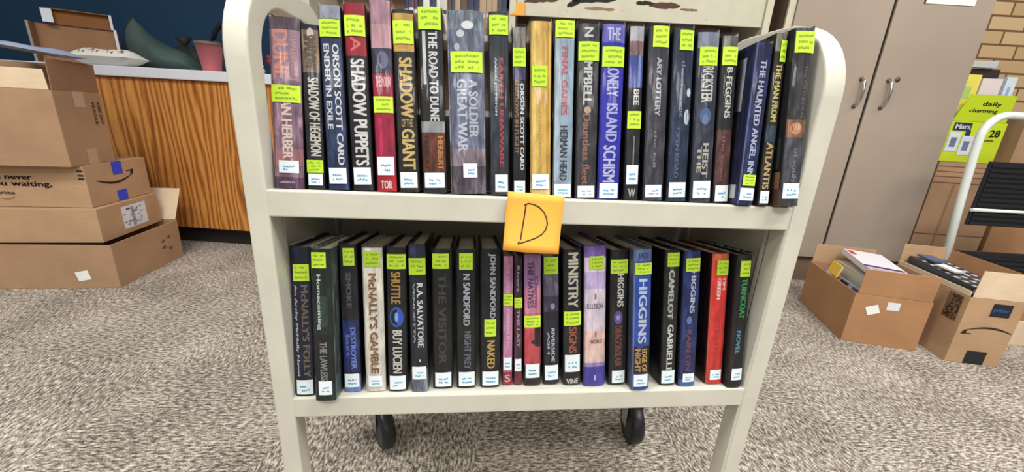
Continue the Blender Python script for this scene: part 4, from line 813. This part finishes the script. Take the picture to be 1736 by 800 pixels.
mb = MB(); f_ = lambda x0, x1, z0, z1, m, y=-.0012: mb.poly([(x0, y, z0), (x1, y, z0), (x1, y, z1), (x0, y, z1)], m)
f_(.015, .095, .148, .185, M((36, 48, 84), .5), -.0016); f_(.078, .10, .06, .15, M((36, 48, 84), .5), -.0014)
for x, z in ((.008, .05), (.07, .035)): f_(x, x + .055, z, z + .09, M((214, 218, 226), .5), -.0018); f_(x + .014, x + .041, z + .02, z + .065, M((110, 120, 150), .5), -.002)
mb.build('panel_print', lb)
mb = MB(); G = lambda x0, x1, z0, z1: (lambda a, b: (x0 + (x1 - x0) * a, -.0024, z0 + (z1 - z0) * b))
put_text(mb, '28', G(.185, .232, .125, .158), INK); mb.build('panel_lettering', lb)
mb = MB(); put_text(mb, 'pads', G(.175, .215, .103, .114), INK); mb.build('panel_lettering', lb); mb = MB(); put_text(mb, 'Mars', G(.022, .09, .155, .178), WHITE); mb.build('panel_lettering', lb)
mb = MB(); Tf = Matrix.Translation((0, 0, hL + .001)) @ Matrix.Rotation(R(-8), 4, 'X')
for a_, b_ in (((-.002, 0, 0), 0),): mb.poly([Tf @ Vector(p) for p in ((0, 0, 0), (wL - .012, 0, 0), (wL + .012, 0, .125), (.062, 0, .125))], LG2); mb.poly([Tf @ Vector(p) for p in ((0, .003, 0), (.062, .003, .125), (wL + .012, .003, .125), (wL - .012, .003, 0))], LG2)
mb.build('raised_flap', lb, 0)
mb = MB(); put_text(mb, 'daily', lambda a, b: tuple(Tf @ Vector((.115 + a * .085 + b * .006, -.001, .068 + b * .026))), INK); mb.build('flap_lettering', lb)
mb = MB(); put_text(mb, 'charming', lambda a, b: tuple(Tf @ Vector((.062 + a * .125 + b * .006, -.001, .038 + b * .022))), INK)
mb.build('flap_lettering', lb)
def sheet_thing(name, loc, rot, w, d, t, c, label, cat, art=()):
    r_ = empty(name, label=label, cat=cat, mat=Matrix.Translation(loc) @ rot)
    mb = MB(); mb.box(0, w, 0, d, 0, t, M(c, .5))
    for a in art: mb.box(a[0] * w, a[1] * w, -.0006, 0, a[2] * t, a[3] * t, M(a[4], .5))
    mb.build('wrapper' if cat == 'packet' else 'body', r_, .002); return r_
RZ = lambda a: Matrix.Rotation(R(a), 4, 'Z'); RY = lambda a: Matrix.Rotation(R(a), 4, 'Y'); RX = lambda a: Matrix.Rotation(R(a), 4, 'X')
sheet_thing('yellow_packet', (2.29, 1.30, .862), RZ(-10), .14, .07, .215, (232, 218, 96), 'yellow patterned packet on the left end of the lime green box', 'packet', [(.1, .4, .2, .4, (150, 196, 90)), (.4, .8, .5, .75, (170, 206, 120)), (.15, .5, .6, .7, (200, 120, 60)), (.55, .9, .15, .3, (240, 232, 150))])
sheet_thing('white_packet', (2.432, 1.27, .862), RZ(-10), .09, .05, .20, (222, 206, 206), 'pale pink packet in the middle on the lime green box', 'packet', [(.05, .3, .05, .4, (60, 110, 80)), (.6, .95, .1, .5, (40, 130, 80))])
sheet_thing('white_packet', (2.535, 1.25, .862), RZ(-10), .045, .05, .21, (206, 216, 226), 'pale blue and white packet on the right end of the lime green box', 'packet', [(.0, .25, .1, .6, (40, 130, 80)), (.3, .6, .6, .8, (150, 170, 200)), (0, 1, 0, .15, (150, 176, 210))])
sheet_thing('dark_pouch', (2.44, 1.36, .862), RZ(-10), .16, .05, .255, (52, 44, 44), 'dark brown pouch behind the packets on the lime green box', 'pouch')
sheet_thing('grey_folded_cloth', (2.425, 1.345, 1.119), RZ(-10) @ RX(6), .13, .07, .03, (190, 196, 200), 'light grey folded cloth lying on the dark pouch', 'cloth')
